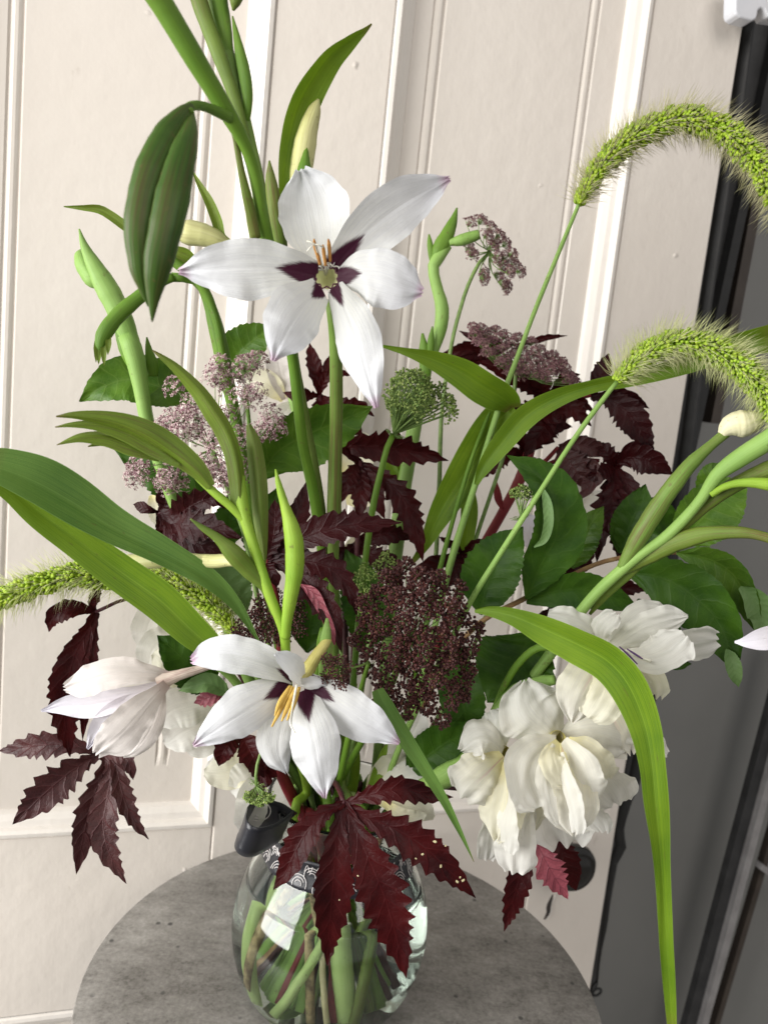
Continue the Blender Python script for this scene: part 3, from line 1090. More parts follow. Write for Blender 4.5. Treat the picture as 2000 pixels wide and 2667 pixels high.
def spike(parent, pts, rpx, nsp, nbr, blen, mat, bmat, seed, lean=.75, taper0=.35):
    """foxtail: an axis packed with spikelets, each with long bristles."""
    rr = random.Random(seed)
    K = [np.r_[P(*p[:3]), p[2]] for p in pts]
    S = spline(K, 200)
    C, dep = S[:, :3], S[:, 3]
    T = np.gradient(C, axis=0)
    T /= np.linalg.norm(T, axis=1)[:, None]
    prof = lambda u: np.interp(u, [0, .06, .2, .6, 1.0], [taper0, .62, .95, 1.05, .95])
    rach = tube('rachis', [Vector(c.tolist()) for c in C[::12]], [.35 * rpx * dep[0] / FPX] * len(C[::12]), mat, parent, nu=60)
    sb, hb = Bag(), Bag()
    for k in range(nsp):
        u = (k + rr.random()) / nsp
        i = min(int(u * 199), 198)
        px = dep[i] / FPX
        a, b, n = frame(T[i])
        cl = rr.random() < .35
        th = k * 2.39996 + rr.uniform(-.35, .35)
        o = a * math.cos(th) + b * math.sin(th)
        R = rpx * prof(u) * px * (1 + .16 * math.sin(u * 61 + seed) * math.sin(u * 23 + th))
        if math.sin(u * 97 + seed) * math.sin(th * 2 + u * 40) > .93:
            continue
        c = C[i] + o * R * rr.uniform(.62, 1.02) + T[i] * R * rr.uniform(-.15, .25)
        ax = unit(o * rr.uniform(.5, 1.0) + T[i] * lean * rr.uniform(.6, 1.2))
        sb.add(*blob_geo(c, ax, 5.6 * px * rr.uniform(.8, 1.2), 14.5 * px * rr.uniform(.8, 1.2), rr, 5))
    for k in range(nbr):
        u = rr.random()
        i = min(int(u * 199), 198)
        px = dep[i] / FPX
        a, b, n = frame(T[i])
        th = rr.uniform(0, 6.283)
        o = a * math.cos(th) + b * math.sin(th)
        R = rpx * prof(u) * px
        p0 = C[i] + o * R * .5
        d = unit(o + T[i] * rr.uniform(.15, .85) + np.array([rr.uniform(-.3, .3) for _ in range(3)]))
        ln = (R * .5 + blen * px * rr.uniform(.55, 1.15))
        hb.add(*hair_geo(p0, p0 + d * ln, .85 * px, T[i] * -ln * .05))
    sb.obj('spikelets', mat, rach, kind='stuff')
    hb.obj('bristles', bmat, rach, kind='stuff')


BASE = VP(0, 0, .02)
GL = 'flower stems standing in the vase'
G_UMB = 'wild carrot stems in the vase'
G_RED = 'burgundy leaf stems in the vase'
G_GRS = 'foxtail grass stems in the vase'


# ---- 1. tall stem with the drooping dark pod, leaning out to the upper left
A = thing('gladiolus_stem', 'tall green flower stem with a drooping pair of dark green pods at upper left', 'flower stem', BASE, GL)
tube('stem', [(372, -60, .325), (416, 0, .33), (515, 165, .345), (597, 301, .36), (640, 380, .37), (668, 470, .38), (690, 600, .395), (735, 800, .42), (765, 950, .44), (788, 1150, .46), (820, 1300, .48), (846, 1500, .50), (862, 1800, .52), (868, 2020, .532)],
     [34, 32, 27, 21, 17, 17, 18, 15, 14, 14, 14, 14, 13, 13], MT['stem'], A, tail=(200, 30, .030, .012), nu=110)
tube('pod_stalk', [(598, 306, .358), (560, 288, .350), (525, 276, .342), (496, 278, .334), (488, 300, .330)], [15, 13, 12, 13, 20], MT['stem'], A, nu=24)
tube('pod', [(500, 276, .332), (474, 300, .326), (430, 370, .318), (386, 480, .312), (366, 590, .310), (366, 690, .312), (376, 750, .315), (387, 798, .318)], [10, 22, 40, 44, 41, 30, 15, 2], MT['pod'], A, nu=60, ns=16, flat=.6)
tube('pod', [(500, 296, .330), (494, 340, .322), (470, 430, .312), (440, 560, .306), (414, 680, .306), (402, 760, .310), (397, 838, .314)], [8, 22, 38, 44, 37, 21, 2], MT['pod'], A, nu=60, ns=16, flat=.6)
tube('sheath', [(592, 300, .362), (612, 360, .368), (632, 460, .376), (655, 560, .386), (668, 620, .392)], [4, 6, 10, 14, 12], MT['stem_olive'], A, nu=24, flat=.6)

# ---- 2. upright stem with long bracts running off the top
A = thing('gladiolus_stem', 'upright flower stem wrapped in long narrow bracts running off the top edge', 'flower stem', BASE, GL)
tube('stem', [(548, -60, .40), (572, 60, .40), (608, 180, .402), (632, 280, .405), (655, 380, .408), (676, 480, .412), (700, 620, .425), (745, 800, .44), (768, 950, .45), (800, 1120, .47), (836, 1340, .49), (858, 1600, .51), (880, 2030, .53)],
     [17, 16, 15, 14, 14, 15, 15, 13, 13, 13, 14, 13, 13], MT['stem_red'], A, tail=(150, -40, .034, .02), nu=100)
tube('bract', [(500, -60, .392), (532, 40, .393), (570, 140, .395), (606, 240, .398), (632, 330, .402), (652, 420, .407), (664, 480, .41)], [21, 21, 19, 16, 13, 9, 3], MT['stem_olive'], A, nu=40, flat=.55)
tube('bract', [(562, -60, .398), (575, 30, .398), (590, 110, .399), (603, 180, .402), (612, 250, .405)], [22, 23, 17, 10, 3], MT['stem'], A, nu=30, flat=.6)
tube('bract', [(606, 42, .396), (622, 120, .397), (638, 200, .399), (644, 260, .401), (642, 310, .404), (636, 340, .408)], [2, 12, 17, 14, 10, 4], MT['stem'], A, nu=30, flat=.6)
tube('bud', [(622, -50, .39), (614, 0, .392), (608, 28, .394)], [26, 16, 3], MT['stem_olive'], A, nu=16)
tube('bract', [(702, 418, .398), (706, 470, .40), (716, 540, .404), (728, 620, .410), (736, 700, .416), (740, 760, .42)], [2, 14, 20, 20, 14, 6], MT['stem_olive'], A, nu=30, flat=.6)
tube('bract', [(618, 360, .40), (630, 440, .402), (648, 540, .408), (664, 630, .414)], [3, 7, 10, 12], MT['stem_olive'], A, nu=24, flat=.6)

tube('bud', [(452, 594, .450), (470, 600, .450), (490, 605, .449), (530, 612, .449), (570, 625, .450), (606, 640, .450), (655, 660, .440), (702, 655, .430)], [3, 24, 31, 30, 22, 11, 9, 9], MT['bud_green'], A, nu=44)
ribbon('bract', [(500, 442, .446, 2), (520, 480, .447, 14), (545, 525, .448, 24), (565, 575, .449, 28), (578, 618, .45, 24), (612, 645, .449, 12)], MT['bract'], A, fold=.6, nu=28)

# ---- 3. stem with the large open star flower
A = thing('gladiolus_stem', 'flower stem carrying the largest open white star flower with purple throat', 'flower stem', BASE, GL)
tube('stem', [(856, 780, .418), (864, 820, .420), (874, 900, .43), (876, 1050, .45), (873, 1200, .47), (870, 1338, .485), (866, 1500, .50), (872, 1800, .52), (885, 2030, .53)],
     [11, 13, 16, 17, 18, 18, 16, 14, 13], MT['stem_red'], A, tail=(-60, 100, .030, .014), nu=70)
tube('upper_stem', [(848, 745, .412), (800, 640, .418), (770, 560, .42), (764, 470, .42)], [12, 16, 18, 18], MT['stem'], A, nu=20)
ribbon('bract', [(752, 560, .418, 46), (745, 482, .416, 44), (755, 386, .414, 62), (786, 270, .410, 74), (852, 160, .402, 58), (912, 105, .398, 34), (950, 78, .396, 14), (968, 62, .395, 4)], MT['mono'], A, fold=.5, nu=44, roll=(10, 25, 30))
tube('bud', [(778, 520, .420), (785, 440, .416), (800, 350, .413), (818, 290, .411), (830, 258, .409)], [24, 30, 27, 18, 3], MT['bud_green'], A, nu=30)
tube('bract', [(776, 560, .415), (790, 470, .409), (797, 400, .408), (800, 385, .408)], [26, 22, 8, 1], MT['stem'], A, nu=20, flat=.7)
dF = .388
fl_ = tube('flower', [(851, 722, dF + .003), (851, 723, dF + .006), (851, 724, dF + .009), (851, 725, dF + .010)], [32, 24, 13, .5], MT['throat'], A, close=False, nu=14, ns=20, label='white star flower with purple throat')
ribbon('petal', L([(842, 704), (832, 640), (822, 580), (805, 505), (784, 441)], dF, dF + .012, .006), MT['star_clear'], fl_, w=186, prof='round', wob=.08, crk=.09, pleat=.025, cup=.35, nv=12, ruf=.05, seed=1)
ribbon('petal', L([(868, 700), (912, 648), (965, 596), (1030, 545), (1105, 500), (1170, 464)], dF, dF - .004, -.006), MT['star'], fl_, w=146, prof='broad', wob=.08, crk=.09, pleat=.025, cup=.22, nv=12, ruf=.12, rf=3, seed=4, roll=(0, 12, 22))
ribbon('petal', L([(880, 724), (930, 712), (985, 716), (1045, 738), (1101, 758)], dF - .001, dF - .006, -.008), MT['star'], fl_, w=150, prof='round', wob=.08, crk=.09, pleat=.025, cup=-.22, nv=12, ruf=.05, seed=2, roll=-10)
ribbon('petal', L([(868, 748), (898, 805), (930, 880), (952, 960), (980, 1062)], dF - .002, dF - .012, -.008), MT['star_short'], fl_, w=124, prof='broad', wob=.08, crk=.09, pleat=.025, cup=-.25, nv=12, ruf=.06, seed=8, roll=14)
ribbon('petal', L([(838, 750), (800, 790), (762, 840), (735, 890), (711, 940)], dF - .003, dF - .016, -.008), MT['star_short'], fl_, w=160, prof='broad', wob=.08, crk=.09, pleat=.025, cup=-.22, nv=12, ruf=.10, seed=3, roll=-12)
ribbon('petal', L([(824, 718), (740, 700), (640, 698), (550, 702), (466, 706)], dF - .001, dF - .010, -.006), MT['star'], fl_, w=158, prof='broad', wob=.08, crk=.09, pleat=.025, cup=.12, nv=12, ruf=.12, rf=3, seed=6, roll=-8)
for q in range(2):
    cc = P(851, 722, dF - .0005 - q * .0005)
    pts = []
    for k in range(37):
        th = 6.283 * k / 36
        R = (31 + q * 8 + 4.0 * math.sin(th * 9 + q)) * dF / FPX
        pts.append(Vector((cc + (AX * 0 + np.array([AX[0], BX[0], UX[0]]) * math.cos(th) - np.array([AX[1], BX[1], UX[1]]) * math.sin(th) * .9) * R).tolist()))
    tube('throat_ring', pts, [.00042] * 37, MT['maroonring' if q == 0 else 'filament'], fl_, nu=110, ns=5)
for (p, q) in (((820, 640), (834, 690)), ((857, 640), (860, 682)), ((843, 655), (848, 692))):
    tube('anther', L([(p[0] - 2, p[1] - 18), p, q], dF - .012, dF - .006), [2, 5.2, 4], MT['anther'], fl_, nu=12, ns=7)
    tube('filament', L([q, (850, 716)], dF - .006, dF + .008), [2, 2.5], MT['filament'], fl_, nu=6, ns=6)
for (p, q) in (((800, 628), (822, 640)), ((800, 655), (822, 640)), ((842, 644), (822, 640))):
    tube('stigma', L([p, q, (846, 716)], dF - .014, dF + .006, -.006), [2.4, 1.8, 1.8], MT['filament'], fl_, nu=12, ns=5)

# ---- 4. pale twisted bud stem far left
A = thing('gladiolus_stem', 'pale green twisted bud stem at far left beside the dark pods', 'flower stem', BASE, GL)
tube('stem', [(332, 872, .472), (352, 930, .474), (368, 1010, .478), (390, 1120, .484), (450, 1300, .496), (540, 1500, .508), (640, 1750, .52), (745, 1980, .53), (800, 2060, .536)], [24, 26, 20, 17, 16, 15, 14, 12, 12], MT['stem_pale'], A, tail=(170, 10, .03, .03), nu=60)
tube('bract', [(207, 596, .462), (224, 648, .464), (262, 720, .466), (300, 790, .468), (326, 848, .47), (350, 910, .472), (366, 945, .474)], [2, 12, 26, 30, 26, 20, 8], MT['stem_pale'], A, nu=50, flat=.65)
tube('bract', [(306, 800, .472), (314, 850, .474), (330, 900, .476), (352, 950, .479), (362, 1000, .482)], [3, 14, 22, 20, 8], MT['stem'], A, nu=30, flat=.5)
tube('bud', [(262, 744, .47), (248, 732, .470), (226, 700, .472), (212, 668, .474), (212, 650, .475)], [8, 22, 24, 18, 3], MT['stem_pale'], A, nu=26)
tube('bract', [(383, 878, .482), (388, 910, .482), (396, 946, .484), (398, 980, .486)], [2, 9, 16, 14], MT['stem'], A, nu=20, flat=.5)

# ---- 5. arching stem with fingered drooping bracts
A = thing('gladiolus_stem', 'arching green stem whose split bracts droop behind the dark pods', 'flower stem', BASE, GL)
tube('stem', [(448, 722, .452), (490, 726, .456), (522, 742, .46), (545, 790, .464), (562, 850, .468), (576, 910, .472), (590, 980, .478), (620, 1120, .49), (660, 1350, .505), (720, 1650, .52), (800, 2020, .535)], [12, 11, 12, 15, 20, 20, 18, 15, 14, 13, 12], MT['stem'], A, tail=(135, -30, .036, .03), nu=80)
tube('bract', [(452, 722, .451), (410, 738, .449), (362, 775, .448), (310, 820, .446), (275, 865, .444), (262, 900, .444), (264, 925, .445)], [11, 15, 18, 20, 20, 14, 4], MT['stem'], A, nu=40, flat=.7)
for (x0, y0, x1, y1) in ((258, 890, 258, 950), (270, 885, 272, 955), (284, 870, 282, 925), (254, 880, 251, 945)):
    ribbon('bract_tip', L([(x0, y0), ((x0 + x1) / 2, (y0 + y1) / 2), (x1, y1)], .444, .442), MT['bract'], A, w=16, prof='blade', fold=.4, nu=12, nv=4)
tube('side_branch', [(585, 950, .468), (568, 850, .46), (545, 780, .456), (515, 728, .452), (478, 700, .449), (442, 672, .447)], [11, 11, 12, 13, 13, 12], MT['stem'], A, nu=40)
ribbon('bract', [(418, 640, .446, 10), (452, 655, .447, 30), (485, 668, .449, 38), (515, 690, .452, 14)], MT['bract'], A, fold=.5, nu=20)
ribbon('bract', [(167, 538, .44, 3), (210, 541, .441, 12), (258, 545, .443, 22), (290, 562, .445, 24), (330, 590, .447, 26), (390, 622, .448, 30), (440, 668, .448, 16)], MT['bract'], A, fold=.6, nu=24)

# ---- 6. foreground stalk with the fan of pointed bracts and the pale bud
A = thing('gladiolus_stem', 'foreground green stalk with a fan of pointed bracts over the pale pink umbel', 'flower stem', BASE, GL)
tube('stem', [(603, 1150, .416), (622, 1240, .415), (630, 1316, .414), (645, 1372, .413), (672, 1457, .413), (702, 1548, .414), (728, 1612, .416), (742, 1655, .418), (745, 1710, .424), (752, 1800, .45), (775, 1950, .49), (800, 2060, .525)], [13, 15, 19, 14, 14, 14, 13, 13, 12, 12, 12, 12], MT['stem_bright'], A, tail=(215, 60, .036, .035), nu=80)
ribbon('bract', [(628, 1320, .411, 40), (624, 1250, .410, 44), (612, 1180, .409, 44), (590, 1120, .408, 48), (556, 1065, .406, 48), (516, 1010, .404, 40), (460, 955, .400, 26), (418, 925, .397, 12), (398, 912, .396, 3)], MT['bract'], A, fold=-.8, nu=50, roll=20)
tube('side_stalk', [(640, 1358, .413), (600, 1318, .411), (560, 1284, .410), (520, 1248, .410), (480, 1210, .408)], [11, 11, 11, 9, 3], MT['stem_bright'], A, nu=20)
ribbon('bract', [(548, 1270, .405, 26), (508, 1225, .402, 50), (440, 1172, .398, 66), (370, 1128, .392, 62), (290, 1098, .386, 44), (200, 1084, .380, 20), (147, 1085, .377, 3)], MT['bract'], A, fold=-.7, nu=44, roll=-20)
ribbon('bract', [(470, 1208, .402, 20), (400, 1160, .398, 44), (330, 1122, .393, 44), (250, 1104, .387, 26), (190, 1104, .383, 14), (144, 1112, .381, 3)], MT['bract'], A, fold=-.7, nu=36, roll=25)
ribbon('bract', [(420, 1190, .404, 20), (350, 1158, .399, 46), (280, 1136, .394, 40), (210, 1136, .389, 24), (148, 1158, .386, 3)], MT['bract'], A, fold=-.7, nu=36, roll=30)
ribbon('bract', [(360, 1172, .403, 10), (300, 1156, .399, 22), (265, 1154, .397, 16), (230, 1163, .395, 3)], MT['bract'], A, fold=-.6, nu=24)
ribbon('bract', [(648, 1105, .420, 14), (662, 1160, .419, 40), (674, 1258, .418, 46), (680, 1360, .418, 38), (687, 1430, .419, 20), (690, 1470, .420, 6)], MT['stem_olive'], A, fold=-.8, nu=40)
tube('bud', [(718, 1222, .402), (726, 1260, .403), (741, 1313, .404), (758, 1370, .405), (767, 1420, .406), (767, 1490, .408), (756, 1560, .411), (747, 1620, .414), (744, 1660, .417)], [2, 8, 12, 20, 25, 23, 18, 14, 12], MT['stem_bright'], A, nu=60, ns=14)
tube('bract', [(496, 1351, .400), (530, 1376, .402), (568, 1402, .404), (612, 1445, .407), (650, 1486, .411), (690, 1530, .414), (715, 1600, .417)], [2, 8, 13, 24, 22, 14, 8], MT['stem_olive'], A, nu=40, flat=.6)
tube('bud', [(335, 1464, .462), (400, 1460, .456), (480, 1458, .446), (548, 1462, .436), (590, 1460, .428), (625, 1464, .420)], [21, 20, 17, 19, 16, 12], MT['bud_green'], A, nu=40)

# ---- 7. lower star flower with its stem, and the side flower at the left
A = thing('gladiolus_stem', 'short flower stem with the lower white star flower hanging over the vase rim', 'flower stem', BASE, GL)
tube('stem', [(845, 1640, .438), (835, 1690, .445), (830, 1800, .465), (835, 1920, .49), (845, 2040, .52)], [12, 12, 12, 12, 12], MT['stem'], A, tail=(-100, 80, .03, .03), nu=40)
tube('bract', [(852, 1610, .428), (850, 1650, .43), (845, 1700, .434), (838, 1760, .44)], [3, 13, 15, 8], MT['stem_pale'], A, nu=20, flat=.6)
dF = .422
fl_ = tube('flower', [(856, 1664, .432), (846, 1678, .430), (822, 1712, .427), (800, 1748, .424), (786, 1772, dF + .001)], [9, 13, 16, 20, 27], MT['tube'], A, close=False, nu=30, ns=18, label='lower white star flower with gold stamens')
ribbon('petal', L([(762, 1768), (715, 1738), (660, 1715), (590, 1702), (540, 1706), (500, 1722)], dF, dF - .012, -.008), MT['star_short'], fl_, w=98, prof='round', wob=.08, crk=.09, pleat=.025, cup=.2, nv=12, ruf=.08, seed=5, roll=(10, 25))
ribbon('petal', L([(758, 1780), (715, 1806), (660, 1840), (590, 1884), (504, 1942)], dF, dF - .020, -.010), MT['star'], fl_, w=128, prof='broad', wob=.08, crk=.09, pleat=.025, cup=-.25, nv=12, ruf=.05, seed=9, roll=-12)
ribbon('petal', L([(770, 1800), (745, 1860), (728, 1920), (728, 1965), (745, 2012)], dF + .001, dF - .004, -.008), MT['star_clear'], fl_, w=124, prof='broad', wob=.08, crk=.09, pleat=.025, cup=-.2, nv=12, ruf=.06, seed=12, roll=-8)
ribbon('petal', L([(790, 1798), (802, 1860), (818, 1930), (830, 2000), (846, 2077)], dF - .002, dF - .010, -.012), MT['star'], fl_, w=134, prof='broad', wob=.08, crk=.09, pleat=.025, cup=-.32, nv=12, ruf=.04, seed=14, roll=10)
ribbon('petal', L([(800, 1780), (850, 1812), (905, 1852), (970, 1895), (1040, 1934)], dF - .001, dF - .004, -.006), MT['star'], fl_, w=124, prof='broad', wob=.08, crk=.09, pleat=.025, cup=-.18, nv=12, ruf=.06, seed=15, roll=16)
ribbon('petal', L([(790, 1772), (768, 1752), (742, 1726), (716, 1702)], dF - .002, dF - .020, -.004), MT['star_clear'], fl_, w=58, prof='round', wob=.08, crk=.09, pleat=.025, cup=.5, nv=10, seed=16, roll=35)
ribbon('petal', L([(770, 1772), (800, 1778), (835, 1780), (850, 1786)], dF - .004, dF - .005, -.004), MT['star_clear'], fl_, w=36, prof='petal', wob=.08, crk=.09, pleat=.025, cup=-.6, nv=8, seed=17)
for (p, q, r) in (((762, 1788), (735, 1840), (708, 1893)), ((770, 1790), (750, 1838), (734, 1878)), ((780, 1790), (764, 1836), (748, 1876)), ((756, 1786), (730, 1828), (716, 1864))):
    tube('anther', L([p, q, r], dF - .008, dF - .022), [4, 7, 2.2], MT['anther_gold'], fl_, nu=14, ns=7)
tube('style', L([(773, 1784), (764, 1830), (757, 1870), (758, 1890), (769, 1909)], dF - .010, dF - .026), [3.4, 3, 2.6, 2.4, 2.2], MT['filament'], fl_, nu=24, ns=6)

A = thing('gladiolus_stem', 'flower stem with the white bell flower turned away at lower left', 'flower stem', BASE, GL)
tube('stem', [(560, 1730, .475), (600, 1760, .485), (660, 1840, .50), (730, 1960, .522), (790, 2060, .535)], [11, 11, 11, 11, 11], MT['stem_pale'], A, tail=(175, -20, .032, .034), nu=36)
dF = .468
fl_ = tube('flower', [(560, 1728, .474), (515, 1744, .471), (470, 1757, dF), (438, 1768, dF - .001), (418, 1775, dF - .001)], [10, 11, 14, 20, 30], MT['tube_pink'], A, close=False, nu=26, ns=18, label='white bell flower seen from behind')
ribbon('petal', L([(446, 1762), (380, 1750), (300, 1752), (230, 1772), (168, 1792)], dF - .002, dF - .010, -.006), MT['star_back'], fl_, w=86, prof='blunt', wob=.10, crk=.14, pleat=.05, fold=-.14, cup=.05, nv=14, ruf=.08, seed=21, roll=18)
ribbon('petal', L([(434, 1780), (396, 1822), (352, 1872), (306, 1920), (250, 1964)], dF - .006, dF - .016, -.008), MT['star_back'], fl_, w=104, prof='blunt', wob=.12, crk=.14, pleat=.05, fold=-.16, cup=.06, nv=14, ruf=.08, seed=22, roll=-16)
ribbon('petal', L([(424, 1795), (412, 1850), (385, 1912), (352, 1955), (322, 1972)], dF + .008, dF + .004, 0), MT['star_back'], fl_, w=62, prof='petal', cup=-.2, nv=10, crk=.12, seed=23)
ribbon('petal', L([(410, 1782), (330, 1815), (240, 1835), (170, 1838), (108, 1852)], dF + .010, dF + .004, 0), MT['lilac'], fl_, w=72, prof='petal', cup=.3, nv=10, crk=.12, seed=24)
ribbon('petal', L([(400, 1800), (315, 1850), (258, 1900), (228, 1950)], dF + .012, dF + .002, 0), MT['lilac'], fl_, w=70, prof='petal', cup=.3, nv=10, crk=.12, seed=25)

# ---- 8. right hand green gladiolus with the cream bud
A = thing('gladiolus_stem', 'thick ribbed green stem with a cream closed bud at the right edge', 'flower stem', BASE, GL)
tube('stem', [(2040, 1118, .405), (2000, 1146, .41), (1930, 1190, .417), (1868, 1236, .424), (1826, 1298, .432), (1780, 1352, .438), (1728, 1402, .445), (1672, 1440, .45), (1620, 1482, .456), (1557, 1540, .462), (1500, 1608, .468), (1420, 1720, .48), (1300, 1870, .50), (1130, 2000, .525), (1020, 2070, .535)],
     [26, 26, 24, 19, 14, 14, 14, 14, 15, 14, 14, 14, 13, 13, 12], MT['stem_pale'], A, tail=(10, 160, .036, .034), nu=110)
tube('bud_stalk', [(1618, 1478, .456), (1645, 1430, .452), (1672, 1385, .448), (1700, 1340, .445), (1728, 1298, .442), (1760, 1255, .439), (1795, 1212, .437), (1830, 1178, .435), (1868, 1145, .433), (1890, 1128, .432)], [12, 20, 24, 24, 23, 21, 19, 15, 13, 13], MT['stem_red'], A, nu=60, ns=14)
tube('bud', [(1878, 1132, .432), (1893, 1116, .431), (1912, 1106, .430), (1940, 1102, .429), (1966, 1094, .428), (1984, 1086, .428), (1992, 1082, .428)], [12, 24, 33, 35, 26, 14, 8], MT['cream'], A, nu=40, ns=16)
tube('bract', [(1600, 1500, .460), (1660, 1462, .455), (1728, 1425, .447), (1790, 1402, .440), (1850, 1389, .433), (1931, 1387, .424), (1990, 1398, .418), (2040, 1416, .413)], [8, 20, 25, 24, 20, 15, 13, 16], MT['stem_olive'], A, nu=50, flat=.6)
tube('bract', [(1700, 1430, .450), (1770, 1372, .444), (1840, 1312, .437), (1900, 1270, .430), (2000, 1222, .42), (2040, 1210, .416)], [6, 16, 18, 20, 22, 22], MT['stem_olive'], A, nu=40, flat=.55)
tube('side_branch', [(1850, 1288, .428), (1885, 1268, .424), (1925, 1258, .42), (1975, 1258, .415), (2040, 1268, .41)], [9, 10, 11, 15, 18], MT['stem_bright'], A, nu=30)
tube('sheath', [(1535, 1600, .470), (1580, 1545, .466), (1640, 1490, .460), (1700, 1438, .455)], [4, 12, 14, 6], MT['stem_olive'], A, nu=30, flat=.5)
tube('flower_tube', [(2036, 1414, .413), (2074, 1480, .414), (2092, 1570, .416), (2078, 1640, .418)], [14, 11, 13, 24], MT['tube_pink'], A, nu=24)
for k, (pts, w) in enumerate((([(2078, 1640), (2030, 1654), (1985, 1665), (1940, 1672), (1912, 1672)], 62), ([(2092, 1645), (2100, 1700), (2096, 1760), (2090, 1820)], 80), ([(2095, 1645), (2140, 1700), (2170, 1770), (2180, 1830)], 100), ([(2085, 1640), (2130, 1650), (2180, 1680), (2220, 1720)], 100))):
    ribbon('petal', L(pts, .419, .415, -.004), MT['lilac'], A, w=w, prof='petal', cup=.25, nu=28, nv=10, seed=k * 1.1)

# ---- 9. ruffled white gladiolus, three flowers at lower right
A = thing('gladiolus_stem', 'drooping stem with three ruffled white gladiolus flowers at lower right', 'flower stem', BASE, GL)
tube('stem', [(1442, 1684, .462), (1393, 1690, .466), (1345, 1734, .472), (1310, 1794, .478), (1284, 1858, .486), (1230, 1950, .50), (1130, 2030, .52), (1020, 2080, .535)], [10, 10, 10, 10, 10, 11, 12, 12], MT['stem'], A, tail=(-10, 200, .03, .033), nu=70)
tube('calyx', [(1445, 1770, .464), (1405, 1778, .468), (1352, 1802, .472), (1315, 1840, .475), (1288, 1884, .478)], [12, 18, 24, 25, 22], MT['stem_pale'], A, nu=30)
tube('calyx', [(1095, 2056, .505), (1140, 2032, .495), (1185, 2008, .485), (1228, 1985, .478)], [22, 28, 30, 22], MT['stem_pale'], A, nu=26)


def ruffled(label, cpx, d, petals, seed):
    f = tube('flower', [(cpx[0], cpx[1], d), (cpx[0] - 8, cpx[1] - 8, d + .012), (cpx[0] - 20, cpx[1] - 18, d + .022)], [22, 16, 10], MT['tube'], A, close=False, nu=12, ns=14, label=label)
    for k, (pts, w, da, db, mt, rl) in enumerate(petals):
        ribbon('petal', L(pts, d + da, d + db, -.006), MT[mt], f, w=w, prof='fan' if k % 3 else 'round', cup=rnd.uniform(-.45, .2), ruf=.17, rf=2.4, nu=56, nv=26, seed=seed + k * 1.9, roll=rl, wob=.14, crk=.11, pleat=.085)
    return f


ruffled('ruffled white flower at the upper right of the cluster', (1600, 1712), .455, [
    ([(1590, 1695), (1650, 1655), (1710, 1628), (1790, 1606)], 84, .0, -.010, 'ruffle', 25),
    ([(1600, 1705), (1660, 1712), (1720, 1700), (1785, 1655)], 104, -.006, -.022, 'ruffle', -25),
    ([(1650, 1710), (1710, 1706), (1780, 1678), (1868, 1664)], 84, .004, .000, 'ruffle', 20),
    ([(1590, 1680), (1630, 1628), (1680, 1595), (1745, 1600)], 76, .012, .014, 'ruffle', -15),
    ([(1575, 1690), (1530, 1650), (1480, 1625), (1424, 1608)], 98, .004, -.004, 'ruffle', 20),
    ([(1575, 1690), (1560, 1650), (1575, 1620), (1604, 1598)], 54, .004, -.008, 'ruffle', -30),
    ([(1585, 1705), (1545, 1752), (1515, 1805), (1488, 1882)], 122, -.004, -.016, 'ruffle_pink', -15),
    ([(1595, 1715), (1580, 1770), (1560, 1820), (1530, 1868)], 118, -.008, -.020, 'ruffle_cream', 10),
    ([(1610, 1715), (1655, 1745), (1690, 1775), (1702, 1815)], 84, .0, .004, 'ruffle_cream', 25),
    ([(1540, 1790), (1580, 1850), (1610, 1900), (1640, 1962)], 190, .008, .004, 'ruffle_pink', 10),
    ([(1600, 1850), (1650, 1910), (1700, 1950), (1732, 1972)], 70, .012, .010, 'ruffle', 10),
], 3)
ff = ruffled('large ruffled white flower in the middle of the cluster', (1452, 1925), .450, [
    ([(1450, 1915), (1415, 1870), (1385, 1830), (1368, 1772)], 190, .006, .008, 'ruffle', 10),
    ([(1460, 1915), (1520, 1900), (1580, 1905), (1650, 1930)], 130, .008, .008, 'ruffle', 10),
    ([(1450, 1930), (1400, 1965), (1380, 2020), (1412, 2100)], 150, -.008, -.022, 'ruffle', -20),
    ([(1462, 1935), (1472, 2010), (1480, 2090), (1495, 2172)], 150, -.010, -.022, 'ruffle_pink', 10),
    ([(1475, 1930), (1520, 1960), (1550, 2000), (1572, 2036)], 100, -.006, -.012, 'ruffle_cream', 25),
    ([(1475, 1940), (1520, 1995), (1560, 2045), (1602, 2096)], 160, .006, .008, 'ruffle', 15),
    ([(1470, 1950), (1505, 2050), (1530, 2110), (1552, 2142)], 170, .010, .014, 'ruffle', -10),
    ([(1450, 1960), (1450, 2060), (1455, 2140), (1470, 2200)], 190, .014, .018, 'ruffle', 5),
    ([(1452, 1930), (1440, 1965), (1450, 2005), (1470, 2040)], 74, -.016, -.026, 'ruffle_cream', -25),
    ([(1465, 1930), (1500, 1980), (1520, 2040), (1545, 2090)], 84, -.014, -.022, 'ruffle', 35),
    ([(1460, 1960), (1470, 2040), (1490, 2110), (1500, 2170)], 46, -.022, -.030, 'ruffle', 50),
    ([(1470, 1960), (1520, 2060), (1545, 2120), (1572, 2168)], 60, .0, -.004, 'ruffle', 40),
    ([(1445, 1940), (1425, 2020), (1440, 2100), (1452, 2150)], 44, -.020, -.026, 'ruffle', -45),
], 31)
